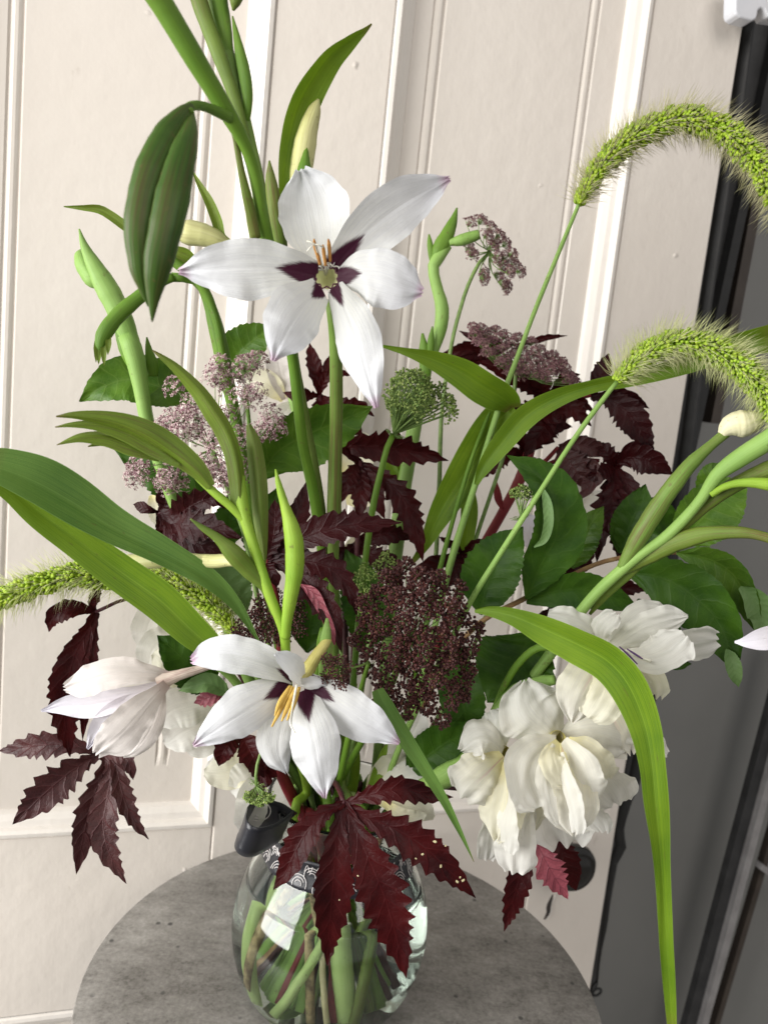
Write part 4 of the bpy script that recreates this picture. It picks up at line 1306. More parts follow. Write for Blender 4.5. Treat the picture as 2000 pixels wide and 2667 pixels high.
ruffled('ruffled white flower at the lower left of the cluster', (1312, 1965), .458, [
    ([(1310, 1955), (1275, 1922), (1240, 1920), (1202, 1955)], 104, .0, -.004, 'ruffle', 20),
    ([(1308, 1950), (1295, 1915), (1285, 1885), (1272, 1853)], 90, .006, .004, 'ruffle', -20),
    ([(1312, 1970), (1270, 2010), (1240, 2040), (1203, 2078)], 150, -.006, -.012, 'ruffle_pink', -15),
    ([(1318, 1985), (1312, 2060), (1302, 2120), (1294, 2188)], 124, -.008, -.012, 'ruffle_cream', 15),
    ([(1330, 2000), (1345, 2090), (1342, 2180), (1341, 2276)], 112, -.004, -.010, 'ruffle', 12),
    ([(1305, 2040), (1285, 2130), (1275, 2190), (1265, 2240)], 70, .004, .004, 'ruffle', -25),
    ([(1340, 1990), (1372, 2050), (1385, 2110), (1386, 2168)], 74, -.002, -.006, 'ruffle_cream', -20),
    ([(1325, 1970), (1350, 2030), (1385, 2080), (1420, 2120)], 96, .006, .010, 'ruffle', 20),
    ([(1320, 2000), (1330, 2080), (1318, 2150), (1322, 2220)], 50, -.012, -.018, 'ruffle', 45),
    ([(1330, 2010), (1368, 2090), (1372, 2150), (1360, 2200)], 46, -.008, -.012, 'ruffle', -45),
], 57)
for (p, q, r) in (((1612, 1684), (1635, 1705), (1659, 1730)), ((1632, 1690), (1655, 1705), (1673, 1716))):
    tube('anther', L([p, q, r], .438, .432), [1.5, 2.8, 1.5], MT['violet'], A, nu=10, ns=6)
tube('style', L([(1600, 1690), (1650, 1706), (1684, 1718), (1694, 1722)], .444, .430), [3, 3.4, 4.2, 5], MT['filament'], A, nu=16, ns=6)

# ---- 10. cream flowers behind the rim
A = thing('gladiolus_stem', 'pale stem with ruffled white flowers half hidden behind the lower left blooms', 'flower stem', BASE, GL)
tube('stem', [(560, 1860, .525), (640, 1930, .53), (720, 2010, .54), (800, 2070, .545)], [12, 12, 12, 12], MT['stem_pale'], A, tail=(150, -60, .03, .034), nu=30)
for k, (pts, w, d, mt) in enumerate((
        ([(470, 1640), (425, 1600), (395, 1610), (368, 1690)], 84, .53, 'ruffle'), ([(480, 1660), (440, 1665), (400, 1690), (385, 1740)], 84, .525, 'ruffle'),
        ([(540, 1760), (480, 1750), (430, 1720), (400, 1700)], 100, .52, 'ruffle_cream'), ([(580, 1830), (520, 1830), (450, 1850), (410, 1890)], 110, .515, 'ruffle'),
        ([(590, 1850), (540, 1880), (480, 1905), (430, 1940)], 110, .52, 'ruffle'), ([(600, 1860), (560, 1910), (520, 1935), (480, 1930)], 80, .525, 'ruffle'),
        ([(700, 1960), (650, 1985), (590, 2010), (532, 2012)], 96, .515, 'ruffle_cream'), ([(690, 1980), (655, 2020), (620, 2050), (600, 2060)], 96, .512, 'ruffle'),
        ([(680, 2010), (662, 2060), (652, 2110), (638, 2174)], 84, .498, 'ruffle'), ([(640, 1960), (600, 1970), (570, 1990), (536, 2000)], 50, .52, 'ruffle'))):
    ribbon('petal', L(pts, d, d - .01, -.004), MT[mt], A, w=w, prof='round', cup=.2, ruf=.2, rf=4, nu=36, nv=12, seed=k * 2.1, wob=.08)
A = thing('gladiolus_stem', 'pale stem with cream petals showing behind the front burgundy leaf at right of vase', 'flower stem', BASE, GL)
tube('stem', [(1100, 1930, .56), (1040, 2000, .555), (990, 2070, .552)], [12, 12, 12], MT['stem_pale'], A, tail=(40, 220, .034, .034), nu=24)
for k, (pts, w, d, mt) in enumerate((
        ([(960, 2070), (1000, 2020), (1030, 1990), (1050, 1960)], 76, .53, 'ruffle_cream'), ([(980, 2060), (1040, 2030), (1090, 2010), (1140, 1995)], 70, .525, 'ruffle'),
        ([(980, 2080), (1040, 2095), (1090, 2105), (1130, 2130)], 66, .51, 'ruffle_cream'), ([(1010, 1960), (1050, 1930), (1080, 1900), (1100, 1850)], 70, .535, 'ruffle'),
        ([(1000, 2090), (1040, 2120), (1080, 2130), (1110, 2120)], 40, .505, 'ruffle_cream'))):
    ribbon('petal', L(pts, d, d - .006, -.004), MT[mt], A, w=w, prof='round', cup=.2, ruf=.18, rf=4, nu=36, nv=12, seed=k * 1.3 + 4, wob=.08)
A = thing('gladiolus_stem', 'cream stem with pale petals deep in the middle of the bouquet', 'flower stem', BASE, GL)
tube('stem', [(745, 960, .60), (770, 1080, .60), (820, 1300, .59), (880, 1600, .575), (910, 2000, .56)], [8, 12, 14, 14, 12], MT['stem_pale'], A, tail=(70, 250, .03, .03), nu=44)
for k, (pts, w, d, mt) in enumerate((
        ([(745, 1040), (735, 990), (725, 940), (715, 900)], 70, .60, 'star_back'), ([(740, 1040), (700, 1000), (670, 990), (640, 1000)], 66, .60, 'ruffle_cream'),
        ([(760, 1050), (740, 1080), (745, 1110), (765, 1130)], 60, .60, 'ruffle'), ([(900, 1240), (930, 1190), (950, 1160), (975, 1150)], 90, .60, 'ruffle_cream'),
        ([(900, 1300), (930, 1290), (960, 1270), (1000, 1280)], 90, .61, 'ruffle_cream'), ([(910, 1480), (930, 1440), (950, 1420), (965, 1380)], 80, .60, 'ruffle_cream'),
        ([(1500, 1330), (1490, 1300), (1480, 1270), (1465, 1250)], 80, .60, 'ruffle'), ([(1500, 1340), (1530, 1320), (1560, 1310), (1580, 1280)], 80, .60, 'ruffle'),
        ([(1400, 1420), (1385, 1400), (1378, 1370), (1385, 1340)], 70, .60, 'lilac'), ([(395, 1290), (402, 1310), (408, 1340), (412, 1370)], 40, .56, 'ruffle_cream'))):
    ribbon('petal', L(pts, d, d - .006, -.003), MT[mt], A, w=w, prof='round', cup=.25, ruf=.12, nu=28, nv=10, seed=k * 1.7 + 9)

# ---- 11. twisted bud spike right of the star flower
A = thing('gladiolus_stem', 'slender twisted bud spike standing right of the big star flower', 'flower stem', BASE, GL)
tube('stem', [(1168, 640, .55), (1140, 672, .55), (1128, 700, .55), (1138, 750, .552), (1151, 800, .554), (1148, 850, .556), (1134, 900, .558), (1110, 960, .562), (1085, 1080, .566), (1064, 1200, .568), (1040, 1350, .568), (1015, 1600, .565), (980, 2000, .555)], [10, 17, 15, 15, 18, 17, 14, 15, 18, 19, 20, 17, 13], MT['stem_pale'], A, tail=(60, 230, .03, .028), nu=90)
tube('bract', [(1190, 541, .546), (1180, 575, .547), (1163, 615, .548), (1145, 650, .549), (1132, 690, .55)], [2, 11, 19, 20, 12], MT['stem'], A, nu=30, flat=.6)
tube('bud', [(1170, 632, .548), (1195, 627, .547), (1225, 618, .546), (1248, 610, .545)], [8, 14, 15, 12], MT['stem_pale'], A, nu=20)
tube('bract', [(1117, 610, .548), (1120, 640, .549), (1126, 690, .55)], [2, 8, 6], MT['stem'], A, nu=14, flat=.5)
tube('bract', [(1126, 850, .55), (1122, 890, .552), (1120, 940, .555)], [2, 9, 9], MT['stem'], A, nu=14, flat=.5)
tube('bract', [(1100, 868, .554), (1104, 910, .555), (1108, 960, .557), (1104, 1010, .56)], [3, 13, 16, 12], MT['stem'], A, nu=20, flat=.6)
ribbon('leaf', [(1060, 1200, .57, 30), (1035, 1230, .572, 50), (1010, 1190, .574, 40), (1000, 1140, .575, 8)], MT['mono'], A, fold=.4, nu=20)

# ------------------------------------------------------------------ foxtail grasses
A = thing('foxtail_grass', 'foxtail grass arching at the upper right in front of the door edge', 'grass', BASE, G_GRS)
tube('stem', [(1514, 515, .505), (1470, 620, .505), (1400, 790, .508), (1347, 930, .51), (1302, 1051, .512), (1242, 1247, .516), (1175, 1460, .522), (1110, 1720, .53), (1020, 2040, .54)], [5, 5.5, 6, 6.5, 7.5, 8.5, 9, 8, 8], MT['stem_pale'], A, tail=(30, 200, .028, .02), nu=70)
spike(A, [(1508, 530, .505), (1524, 494, .503), (1579, 416, .50), (1651, 356, .495), (1753, 313, .488), (1832, 320, .482), (1904, 356, .476), (1964, 416, .47), (2012, 492, .465), (2050, 570, .46)], 31, 2600, 2300, 56, MT['spike_deep'], MT['bristle_pink'], 3)
ribbon('leaf', [(1238, 1262, .514, 8), (1262, 1215, .510, 36), (1310, 1150, .504, 56), (1372, 1082, .498, 60), (1450, 1036, .492, 48), (1540, 1006, .488, 34), (1640, 985, .486, 40), (1760, 955, .48, 46), (1900, 905, .47, 62), (2040, 870, .46, 74)], MT['mono'], A, fold=.35, nu=70, roll=(0, 5, 20, 10))
ribbon('leaf', [(990, 900, .475, 6), (1060, 917, .478, 22), (1130, 938, .482, 50), (1200, 970, .487, 76), (1260, 1008, .492, 84), (1310, 1038, .500, 76), (1334, 1062, .510, 40)], MT['mono'], A, fold=.3, nu=50, roll=(0, 10, 25))
ribbon('leaf', [(1336, 1058, .512, 30), (1318, 1076, .516, 90), (1270, 1130, .52, 96), (1210, 1230, .526, 92), (1150, 1330, .53, 64), (1105, 1420, .532, 28), (1070, 1470, .534, 10)], MT['mono'], A, fold=.25, nu=50, roll=(0, -15, -5))
ribbon('leaf', [(1208, 1240, .55, 30), (1222, 1320, .552, 44), (1215, 1400, .555, 38), (1200, 1480, .558, 20)], MT['mono'], A, fold=.3, nu=24)
tube('thin_stem', [(1286, 1042, .515), (1221, 1216, .520), (1151, 1460, .528), (1080, 1760, .535)], [4, 5.5, 6.5, 6.5], MT['stem'], A, nu=40)

A = thing('foxtail_grass', 'foxtail grass arching lower at the right edge above the cream bud', 'grass', BASE, G_GRS)
tube('stem', [(1612, 988, .448), (1570, 1040, .449), (1490, 1150, .452), (1400, 1290, .456), (1310, 1430, .462), (1222, 1572, .47), (1150, 1720, .485), (1060, 1900, .51), (1000, 2050, .53)], [5.5, 6.5, 6.5, 7, 7.5, 8, 8, 8, 8], MT['stem_pale'], A, tail=(20, 210, .032, .026), nu=60)
spike(A, [(1608, 990, .448), (1622, 972, .447), (1663, 938, .445), (1723, 901, .441), (1796, 893, .436), (1874, 918, .43), (1940, 966, .425), (2000, 1032, .42), (2050, 1110, .416)], 33, 2300, 1900, 66, MT['spike'], MT['bristle'], 8, lean=.5)
ribbon('leaf', [(1236, 1592, .436, 8), (1275, 1592, .435, 26), (1338, 1606, .432, 46), (1419, 1640, .428, 76), (1512, 1682, .422, 92), (1586, 1724, .418, 98), (1640, 1790, .415, 98), (1680, 1890, .414, 82), (1698, 1990, .414, 66), (1708, 2100, .415, 62), (1722, 2250, .417, 42), (1732, 2400, .42, 36), (1742, 2560, .423, 32), (1752, 2720, .426, 20)], MT['mono'], A, fold=.35, nu=90, roll=(0, 25, 10, -15, 10, 0), nv=10)

A = thing('foxtail_grass', 'foxtail grass lying out to the left under the broad green blades', 'grass', BASE, G_GRS)
tube('stem', [(605, 1640, .505), (650, 1720, .51), (710, 1850, .52), (790, 2050, .535)], [5, 7, 8, 8], MT['stem_pale'], A, tail=(165, 0, .03, .03), nu=30)
spike(A, [(612, 1650, .505), (596, 1622, .504), (542, 1570, .502), (470, 1525, .50), (380, 1505, .497), (270, 1500, .492), (180, 1500, .487), (60, 1537, .48), (-30, 1572, .475)], 30, 2000, 1600, 62, MT['spike_deep'], MT['bristle'], 14, lean=.9)
ribbon('leaf', [(674, 1670, .440, 5), (614, 1574, .438, 32), (536, 1502, .434, 54), (412, 1432, .428, 74), (292, 1372, .422, 94), (186, 1306, .414, 120), (92, 1254, .406, 122), (0, 1220, .40, 96), (-60, 1222, .396, 80)], MT['mono_blue'], A, fold=.30, nu=70, roll=(0, 10, 25, 30), nv=10)
ribbon('leaf', [(575, 1705, .446, 36), (552, 1686, .446, 64), (500, 1642, .444, 84), (415, 1562, .440, 98), (310, 1486, .435, 94), (205, 1408, .428, 84), (105, 1333, .421, 76), (30, 1273, .414, 58), (-50, 1222, .406, 50)], MT['mono'], A, fold=.35, nu=70, roll=(0, -10, -20), nv=10)
ribbon('leaf', [(984, 1795, .445, 30), (1000, 1830, .444, 44), (1045, 1905, .442, 44), (1100, 1990, .44, 34), (1155, 2080, .44, 24), (1200, 2170, .442, 12), (1234, 2245, .445, 2)], MT['mono_blue'], A, fold=.35, nu=40, roll=15)

# ------------------------------------------------------------------ wild carrot umbels
def z3(pts, d):
    return [(x / 1.659, 600 + y / 1.659, d + rnd.uniform(-.008, .008), s) for x, y, s in pts]


A = thing('wild_carrot', 'open pale pink wild carrot umbel at left of the star flower stems', 'umbel', BASE, G_UMB)
tube('stem', [(556, 1180, .462), (600, 1290, .47), (640, 1400, .48), (672, 1560, .49), (730, 1800, .51), (805, 2040, .535)], [6, 6, 7, 7, 7, 7], MT['ray'], A, tail=(185, 30, .025, .02), nu=40)
umbel(A, (552, 1170, .464), z3([(950, 575, .8), (1060, 580, .85), (1115, 560, .8), (1040, 620, .8), (755, 670, .85), (960, 655, .8), (925, 630, .8), (1060, 715, .9), (1110, 695, .7), (830, 745, .85), (740, 815, .9), (790, 800, .9), (700, 850, .8), (850, 800, .9), (985, 790, .7), (1170, 800, .9), (1190, 850, .85), (1130, 870, .8), (1050, 890, .9), (915, 900, .9), (850, 860, .9), (780, 880, .85), (960, 930, .85), (590, 1020, .8), (580, 1060, .85), (620, 1040, .8), (730, 1060, .85), (710, 1090, .85), (770, 1080, .8), (960, 1040, 1), (1010, 1010, .9), (920, 1060, .9), (980, 1080, .9), (1020, 1050, .9), (890, 1010, .8)], .445),
      43, 50, MT['fl_pink'], MT['ray'], 21, face=-np.array([BX[2] * 0, 1, 0]) * 1.0 + np.array([0, 0, .35]), fr=7.4, hemi=.85)

A = thing('wild_carrot', 'dense dark maroon wild carrot umbel at the centre beside the lower star flower', 'umbel', BASE, G_UMB)
tube('stem', [(1050, 1690, .470), (1020, 1780, .485), (960, 1900, .505), (905, 2000, .525), (885, 2070, .535)], [9, 9, 9, 9, 9], MT['stem'], A, tail=(-45, 120, .028, .024), nu=36)
hd = []
rr = random.Random(77)
for k in range(74):
    u = math.sqrt((k + .5) / 74)
    th = k * 2.39996
    ex, ey = u * 156 * math.cos(th), u * 206 * math.sin(th)
    x, y = 1085 + ex + .10 * ey + rr.uniform(-9, 9), 1672 + ey + rr.uniform(-9, 9)
    if y < 1500 and x > 1130:
        x -= 60
    if k in (17, 33, 45):
        continue
    hd.append((x, y, .438 + .020 * u * u + rr.uniform(-.007, .007), rr.uniform(.8, 1.15)))
umbel(A, (1062, 1672, .468), hd, 25, 34, MT['fl_dark'], MT['ray'], 22, face=(-.05, -1, .2), fr=9.5, kind='blob', hemi=1.15)

A = thing('wild_carrot', 'small mauve wild carrot umbel seen from the side, highest at the right', 'umbel', BASE, G_UMB)
tube('stem', [(1272, 660, .556), (1248, 684, .556), (1220, 740, .556), (1200, 800, .556), (1175, 901, .556), (1150, 1080, .557), (1142, 1300, .556), (1120, 1560, .555), (1010, 2030, .55)], [4.5, 5, 5, 5, 5, 5.5, 6, 6, 6], MT['ray'], A, tail=(50, 260, .03, .022), nu=60)
umbel(A, (1276, 655, .556), [(x, y, .552 + rnd.uniform(-.02, .02)) for x, y in ((1226, 578), (1255, 572), (1280, 590), (1302, 610), (1320, 635), (1336, 662), (1342, 690), (1330, 708), (1312, 690), (1298, 668), (1284, 640), (1300, 716), (1262, 712), (1232, 660), (1222, 645), (1262, 726), (1358, 706), (1322, 748), (1312, 736), (1270, 610), (1290, 630), (1320, 672))],
      20, 34, MT['fl_mauve'], MT['ray'], 23, face=(.8, -.2, .5), fr=6.2)

A = thing('wild_carrot', 'flat mauve wild carrot umbel above the burgundy leaves at right', 'umbel', BASE, G_UMB)
tube('stem', [(1345, 945, .555), (1335, 1060, .555), (1311, 1186, .555), (1236, 1412, .555), (1150, 1700, .555), (1030, 2030, .55)], [5, 5, 5, 5.5, 6, 6], MT['ray'], A, tail=(35, 240, .03, .028), nu=40)
hd = []
for k in range(60):
    u = (k + .5) / 60
    q = ((k * .618) % 1.0)
    x = 1228 + 272 * u
    top = 848 + 115 * u ** 1.5 - 12 * math.sin(u * 3.14) + (0 if u < .9 else 20)
    th = 20 + 88 * math.sin(min(u * 1.15, 1) * 3.14) ** .8
    hd.append((x, top + th * q, .555 - .03 * q + rr.uniform(-.006, .006), rr.uniform(.8, 1.1)))
umbel(A, (1350, 955, .555), hd, 19, 32, MT['fl_mauve'], MT['ray'], 24, face=(.15, -.4, .9), fr=6.2, bracts=9)

A = thing('wild_carrot', 'closed green wild carrot seed head like a nest right of the star flower', 'umbel', BASE, G_UMB)
tube('stem', [(1024, 1132, .510), (1010, 1160, .51), (995, 1216, .512), (968, 1340, .516), (940, 1560, .524), (915, 1850, .532), (905, 2040, .538)], [8, 8, 8, 8.5, 8.5, 8.5, 8.5], MT['stem'], A, tail=(80, 280, .02, .018), nu=44)
hd = []
for k in range(46):
    u = (k + .5) / 46
    th = k * 2.39996
    z = 1 - 1.55 * u
    r = math.sqrt(max(0, 1 - z * z))
    hd.append((1070 + 56 * r * math.cos(th) + 4 * z, 1040 - 78 * z * .9 + 10 * r * math.cos(th) * .5, .505 - .016 * r * math.sin(th), .9))
hd += [(1150, 1048, .505), (1168, 1040, .505), (1175, 1062, .503), (1160, 1080, .503), (1172, 1050, .509), (1150, 1010, .506), (1135, 1022, .505), (1180, 1075, .505)]
umbel(A, (1026, 1130, .510), hd, 21, 11, MT['fl_green'], MT['ray'], 25, fr=8.0, kind='blob', bracts=20, rayr=3.4)

A = thing('wild_carrot', 'little green wild carrot head with feathery bracts before the crimson stem', 'umbel', BASE, G_UMB)
tube('stem', [(1355, 1345, .50), (1340, 1400, .505), (1290, 1540, .515), (1180, 1800, .53), (1030, 2040, .545)], [4, 4, 5, 6, 6], MT['ray'], A, tail=(25, 190, .03, .03), nu=30)
umbel(A, (1356, 1345, .50), [(1338, 1282, .50), (1352, 1272, .498), (1370, 1274, .497), (1385, 1280, .498), (1395, 1290, .50), (1360, 1288, .495), (1378, 1292, .495), (1345, 1290, .504)], 15, 14, MT['fl_green'], MT['ray'], 26, fr=7, kind='blob', bracts=14, rayr=2.4)

A = thing('wild_carrot', 'small pale green wild carrot head hanging beside the vase rim', 'umbel', BASE, G_UMB)
tube('stem', [(668, 2046, .478), (667, 2010, .478), (675, 1975, .48), (690, 1940, .485), (715, 1920, .50), (755, 1960, .52), (800, 2050, .535)], [4, 4, 4, 4.5, 5, 5.5, 6], MT['ray'], A, tail=(190, 0, .03, .02), nu=40)
umbel(A, (668, 2048, .478), [(x, y, .474 + rnd.uniform(-.008, .008)) for x, y in ((642, 2076), (655, 2085), (668, 2090), (682, 2092), (696, 2084), (706, 2078), (662, 2070), (680, 2074), (650, 2068), (690, 2068))], 11, 14, MT['fl_green'], MT['ray'], 27, fr=6, kind='blob', bracts=11)

A = thing('wild_carrot', 'small dark wild carrot sprig overlapping the lower star flower right petal', 'umbel', BASE, G_UMB)
tube('stem', [(960, 1725, .448), (935, 1735, .44), (905, 1742, .432), (885, 1746, .425)], [2.6, 2.6, 2.4, 2], MT['ray'], A, nu=16)
tube('lower_stem', [(960, 1725, .448), (925, 1850, .47), (902, 1950, .495), (875, 2077, .525)], [5, 8, 9, 9], MT['stem'], A, tail=(250, 60, .02, .02), nu=30)
umbel(A, (890, 1744, .426), [(x, y, .415 + rnd.uniform(-.006, .006)) for x, y in ((850, 1715), (868, 1722), (888, 1720), (905, 1735), (900, 1755), (885, 1770), (868, 1758), (852, 1765), (872, 1790), (892, 1785), (860, 1738), (842, 1772))], 15, 18, MT['fl_dark'], MT['ray_dark'], 28, face=(-.3, -1, 0), fr=6.4, kind='blob')

A = thing('wild_carrot', 'shaded dark wild carrot head deep behind the foreground stalk', 'umbel', BASE, G_UMB)
tube('stem', [(690, 1640, .49), (720, 1750, .50), (800, 2030, .53)], [5, 5, 6], MT['ray'], A, tail=(205, 40, .022, .02), nu=24)
umbel(A, (690, 1640, .49), [(620 + 22 * i + rr.uniform(-8, 8), 1560 + 26 * j + rr.uniform(-9, 9), .478) for i in range(8) for j in range(5) if 60 < 22 * i + 26 * j < 250], 22, 22, MT['fl_dark'], MT['ray_dark'], 29, face=(0, -1, .2), fr=6.6, kind='blob')
A = thing('wild_carrot', 'feathery green wild carrot head between the centre leaf and the maroon umbel', 'umbel', BASE, G_UMB)
tube('stem', [(975, 1560, .515), (950, 1750, .52), (900, 2040, .535)], [6, 6, 7], MT['ray'], A, tail=(95, 300, .022, .02), nu=24)
umbel(A, (975, 1560, .515), [(935, 1500, .505), (950, 1480, .505), (965, 1500, .503), (940, 1530, .503), (960, 1540, .50), (930, 1560, .505), (945, 1590, .502), (965, 1600, .50), (985, 1470, .51), (1005, 1450, .51), (1020, 1470, .51), (990, 1500, .505)], 16, 16, MT['fl_green'], MT['ray_dark'], 30, face=(-.3, -1, .4), fr=6.6, kind='blob', bracts=12)

# ------------------------------------------------------------------ burgundy leaves
A = thing('burgundy_leaf_stem', 'large five-lobed burgundy leaf hanging over the front of the vase', 'leaf stem', BASE, G_RED)
tube('leaf_stalk', [(896, 2093, .462), (890, 2072, .468), (880, 2050, .49), (872, 2040, .515), (866, 2060, .53)], [6, 7, 7, 8, 8], MT['darkstem'], A, tail=(-80, 90, .025, .03), nu=24)
palm('leaf', (896, 2093), [
    ([(846, 2118), (800, 2165), (768, 2222), (745, 2270), (712, 2318)], 92, .456, 9),
    ([(882, 2150), (874, 2225), (868, 2310), (861, 2400), (852, 2514)], 122, .452, 12),
    ([(926, 2160), (965, 2245), (1000, 2330), (1030, 2430), (1058, 2548)], 146, .450, 13),
    ([(950, 2125), (1030, 2160), (1105, 2208), (1175, 2272), (1238, 2338)], 112, .454, 12),
    ([(940, 2078), (1000, 2060), (1060, 2056), (1120, 2072), (1180, 2076)], 78, .462, 9),
], MT['red'], A, .462, seed=1, ser=.38, wf=.86)
from mathutils.bvhtree import BVHTree
front = [c for c in A.children if c.name.startswith('leaf') and 'stalk' not in c.name][0]
o0 = Vector(ORG[front.name].tolist())
bv = BVHTree.FromPolygons([v.co + o0 for v in front.data.vertices], [list(p.vertices) for p in front.data.polygons])
for (x, y, r) in ((1132, 2192, 4.5), (1160, 2203, 3), (1100, 2225, 3.5), (1148, 2256, 4), (1190, 2296, 4), (1206, 2293, 4.5), (1198, 2285, 3), (1083, 2236, 2.4), (884, 2344, 2.2), (932, 2281, 2.2)):
    dr = Vector((P(x, y, 1.0) - CAM).tolist()).normalized()
    hit = bv.ray_cast(Vector(CAM.tolist()), dr)
    if hit[0] is None:
        continue
    c = np.array(hit[0] - dr * .0002)
    nn = np.array(hit[1])
    a_, b_, n_ = frame(nn if nn @ np.array(dr) < 0 else -nn)
    q = r * .455 / FPX
    V = [c + (a_ * math.cos(k * 1.047) + b_ * math.sin(k * 1.047)) * q * (1 + .3 * math.sin(k * 2.3 + x)) for k in range(6)] + [c + n_ * .0002]
    mesh_obj('blemish', V, [(k, (k + 1) % 6, 6) for k in range(6)], MT['beige'], front)

A = thing('burgundy_leaf_stem', 'dusty burgundy leaf spreading out low at the left against the door', 'leaf stem', BASE, G_RED)
tube('leaf_stalk', [(262, 1962, .52), (330, 1912, .52), (391, 1902, .52), (470, 1890, .52), (542, 1880, .525), (640, 1920, .53), (740, 2030, .54)], [5, 5, 5, 5, 5, 6, 6], MT['darkstem'], A, tail=(180, 20, .034, .03), nu=40)
palm('leaf', (262, 1962), [
    ([(215, 1946), (150, 1938), (80, 1944), (-4, 1956)], 78, .515, 9),
    ([(215, 1990), (160, 2030), (105, 2078), (70, 2112), (34, 2147)], 108, .50, 9),
    ([(275, 1995), (246, 2070), (224, 2150), (210, 2220), (200, 2278)], 84, .505, 10),
    ([(290, 2000), (278, 2090), (270, 2150), (285, 2220), (330, 2302)], 88, .50, 11),
    ([(300, 1990), (318, 2060), (336, 2110), (358, 2150), (388, 2186)], 60, .508, 9),
    ([(300, 1965), (330, 1975), (342, 2005), (348, 2032)], 48, .515, 5),
], MT['red_pale'], A, .52, seed=5, ser=.40, wf=.86)

A = thing('burgundy_leaf_stem', 'long narrow burgundy leaf hanging straight down at the far left', 'leaf stem', BASE, G_RED)
tube('leaf_stalk', [(250, 1594, .505), (285, 1578, .506), (320, 1564, .508), (430, 1545, .515), (560, 1650, .52), (700, 1900, .53), (780, 2050, .54)], [5, 4.5, 4.5, 5, 5, 6, 6], MT['darkstem'], A, tail=(190, -10, .034, .032), nu=50)
palm('leaf', (252, 1594), [
    ([(225, 1650), (195, 1710), (178, 1780), (170, 1860), (184, 1972)], 98, .49, 14),
    ([(205, 1585), (165, 1592), (138, 1612), (128, 1646)], 56, .50, 7),
    ([(242, 1575), (250, 1550), (262, 1525)], 30, .51, 4),
    ([(240, 1700), (228, 1800), (220, 1870), (216, 1930)], 44, .50, 8),
], MT['red'], A, .505, seed=9, ser=.34)

A = thing('burgundy_leaf_stem', 'dark purple leaf fanned out in the centre behind the bright green bud', 'leaf stem', BASE, G_RED)
tube('leaf_stalk', [(692, 1457, .462), (720, 1560, .475), (730, 1750, .495), (722, 1960, .515), (752, 2050, .53), (785, 2110, .54)], [7, 8, 10, 12, 13, 13], MT['redstem'], A, tail=(240, 70, .034, .03), nu=40)
palm('leaf', (692, 1457), [
    ([(708, 1420), (716, 1370), (716, 1300)], 66, .46, 6),
    ([(740, 1410), (775, 1345), (797, 1256)], 66, .462, 7),
    ([(770, 1410), (850, 1380), (940, 1366), (1046, 1361)], 84, .448, 12),
    ([(780, 1460), (860, 1480), (912, 1540), (930, 1604)], 72, .45, 10),
    ([(770, 1490), (830, 1556), (868, 1615), (890, 1700)], 76, .446, 10),
    ([(704, 1486), (716, 1505), (722, 1530)], 38, .46, 3),
], MT['red_dark'], A, .462, seed=13, ser=.42)
ribbon('curled_edge', [(783, 1522, .450, 4), (815, 1545, .447, 30), (840, 1590, .446, 26), (862, 1640, .445, 22), (872, 1680, .445, 4)], MT['red_pink'], A, cup=.3, nu=20, ruf=.2)

A = thing('burgundy_leaf_stem', 'dark burgundy leaf under the pale pink umbel', 'leaf stem', BASE, G_RED)
tube('leaf_stalk', [(415, 1334, .50), (480, 1400, .505), (580, 1560, .515), (700, 1850, .53), (790, 2060, .542)], [5, 5, 6, 7, 8], MT['darkstem'], A, tail=(160, 10, .034, .028), nu=40)
palm('leaf', (415, 1334), [
    ([(455, 1345), (510, 1312), (555, 1300), (592, 1325)], 84, .48, 9),
    ([(460, 1366), (530, 1372), (580, 1385), (632, 1402)], 84, .474, 9),
    ([(450, 1385), (510, 1415), (560, 1430), (600, 1440)], 76, .485, 8),
    ([(430, 1318), (436, 1292), (462, 1268)], 52, .50, 4),
    ([(390, 1328), (370, 1320), (348, 1314)], 30, .505, 3),
    ([(440, 1390), (480, 1440), (540, 1480)], 90, .495, 8),
], MT['red_dark'], A, .50, seed=17, ser=.42)

A = thing('burgundy_leaf_stem', 'ragged burgundy sprig just below the big star flower', 'leaf stem', BASE, G_RED)
tube('leaf_stalk', [(832, 1030, .56), (850, 1150, .56), (890, 1400, .558), (910, 2030, .552)], [5, 6, 7, 9], MT['darkstem'], A, tail=(75, 255, .03, .026), nu=36)
palm('leaf', (832, 1030), [
    ([(826, 985), (816, 940), (806, 892)], 44, .555, 6), ([(850, 985), (880, 972), (918, 978)], 32, .55, 5),
    ([(842, 975), (852, 950), (858, 925)], 30, .555, 4), ([(790, 1030), (765, 1030), (738, 1022)], 36, .555, 5),
    ([(860, 1050), (900, 1062), (940, 1060), (975, 1085)], 56, .55, 8), ([(860, 1075), (900, 1100), (950, 1138)], 66, .55, 7), ([(835, 1070), (850, 1100), (860, 1140)], 56, .56, 5),
], MT['red'], A, .56, seed=23, ser=.5)

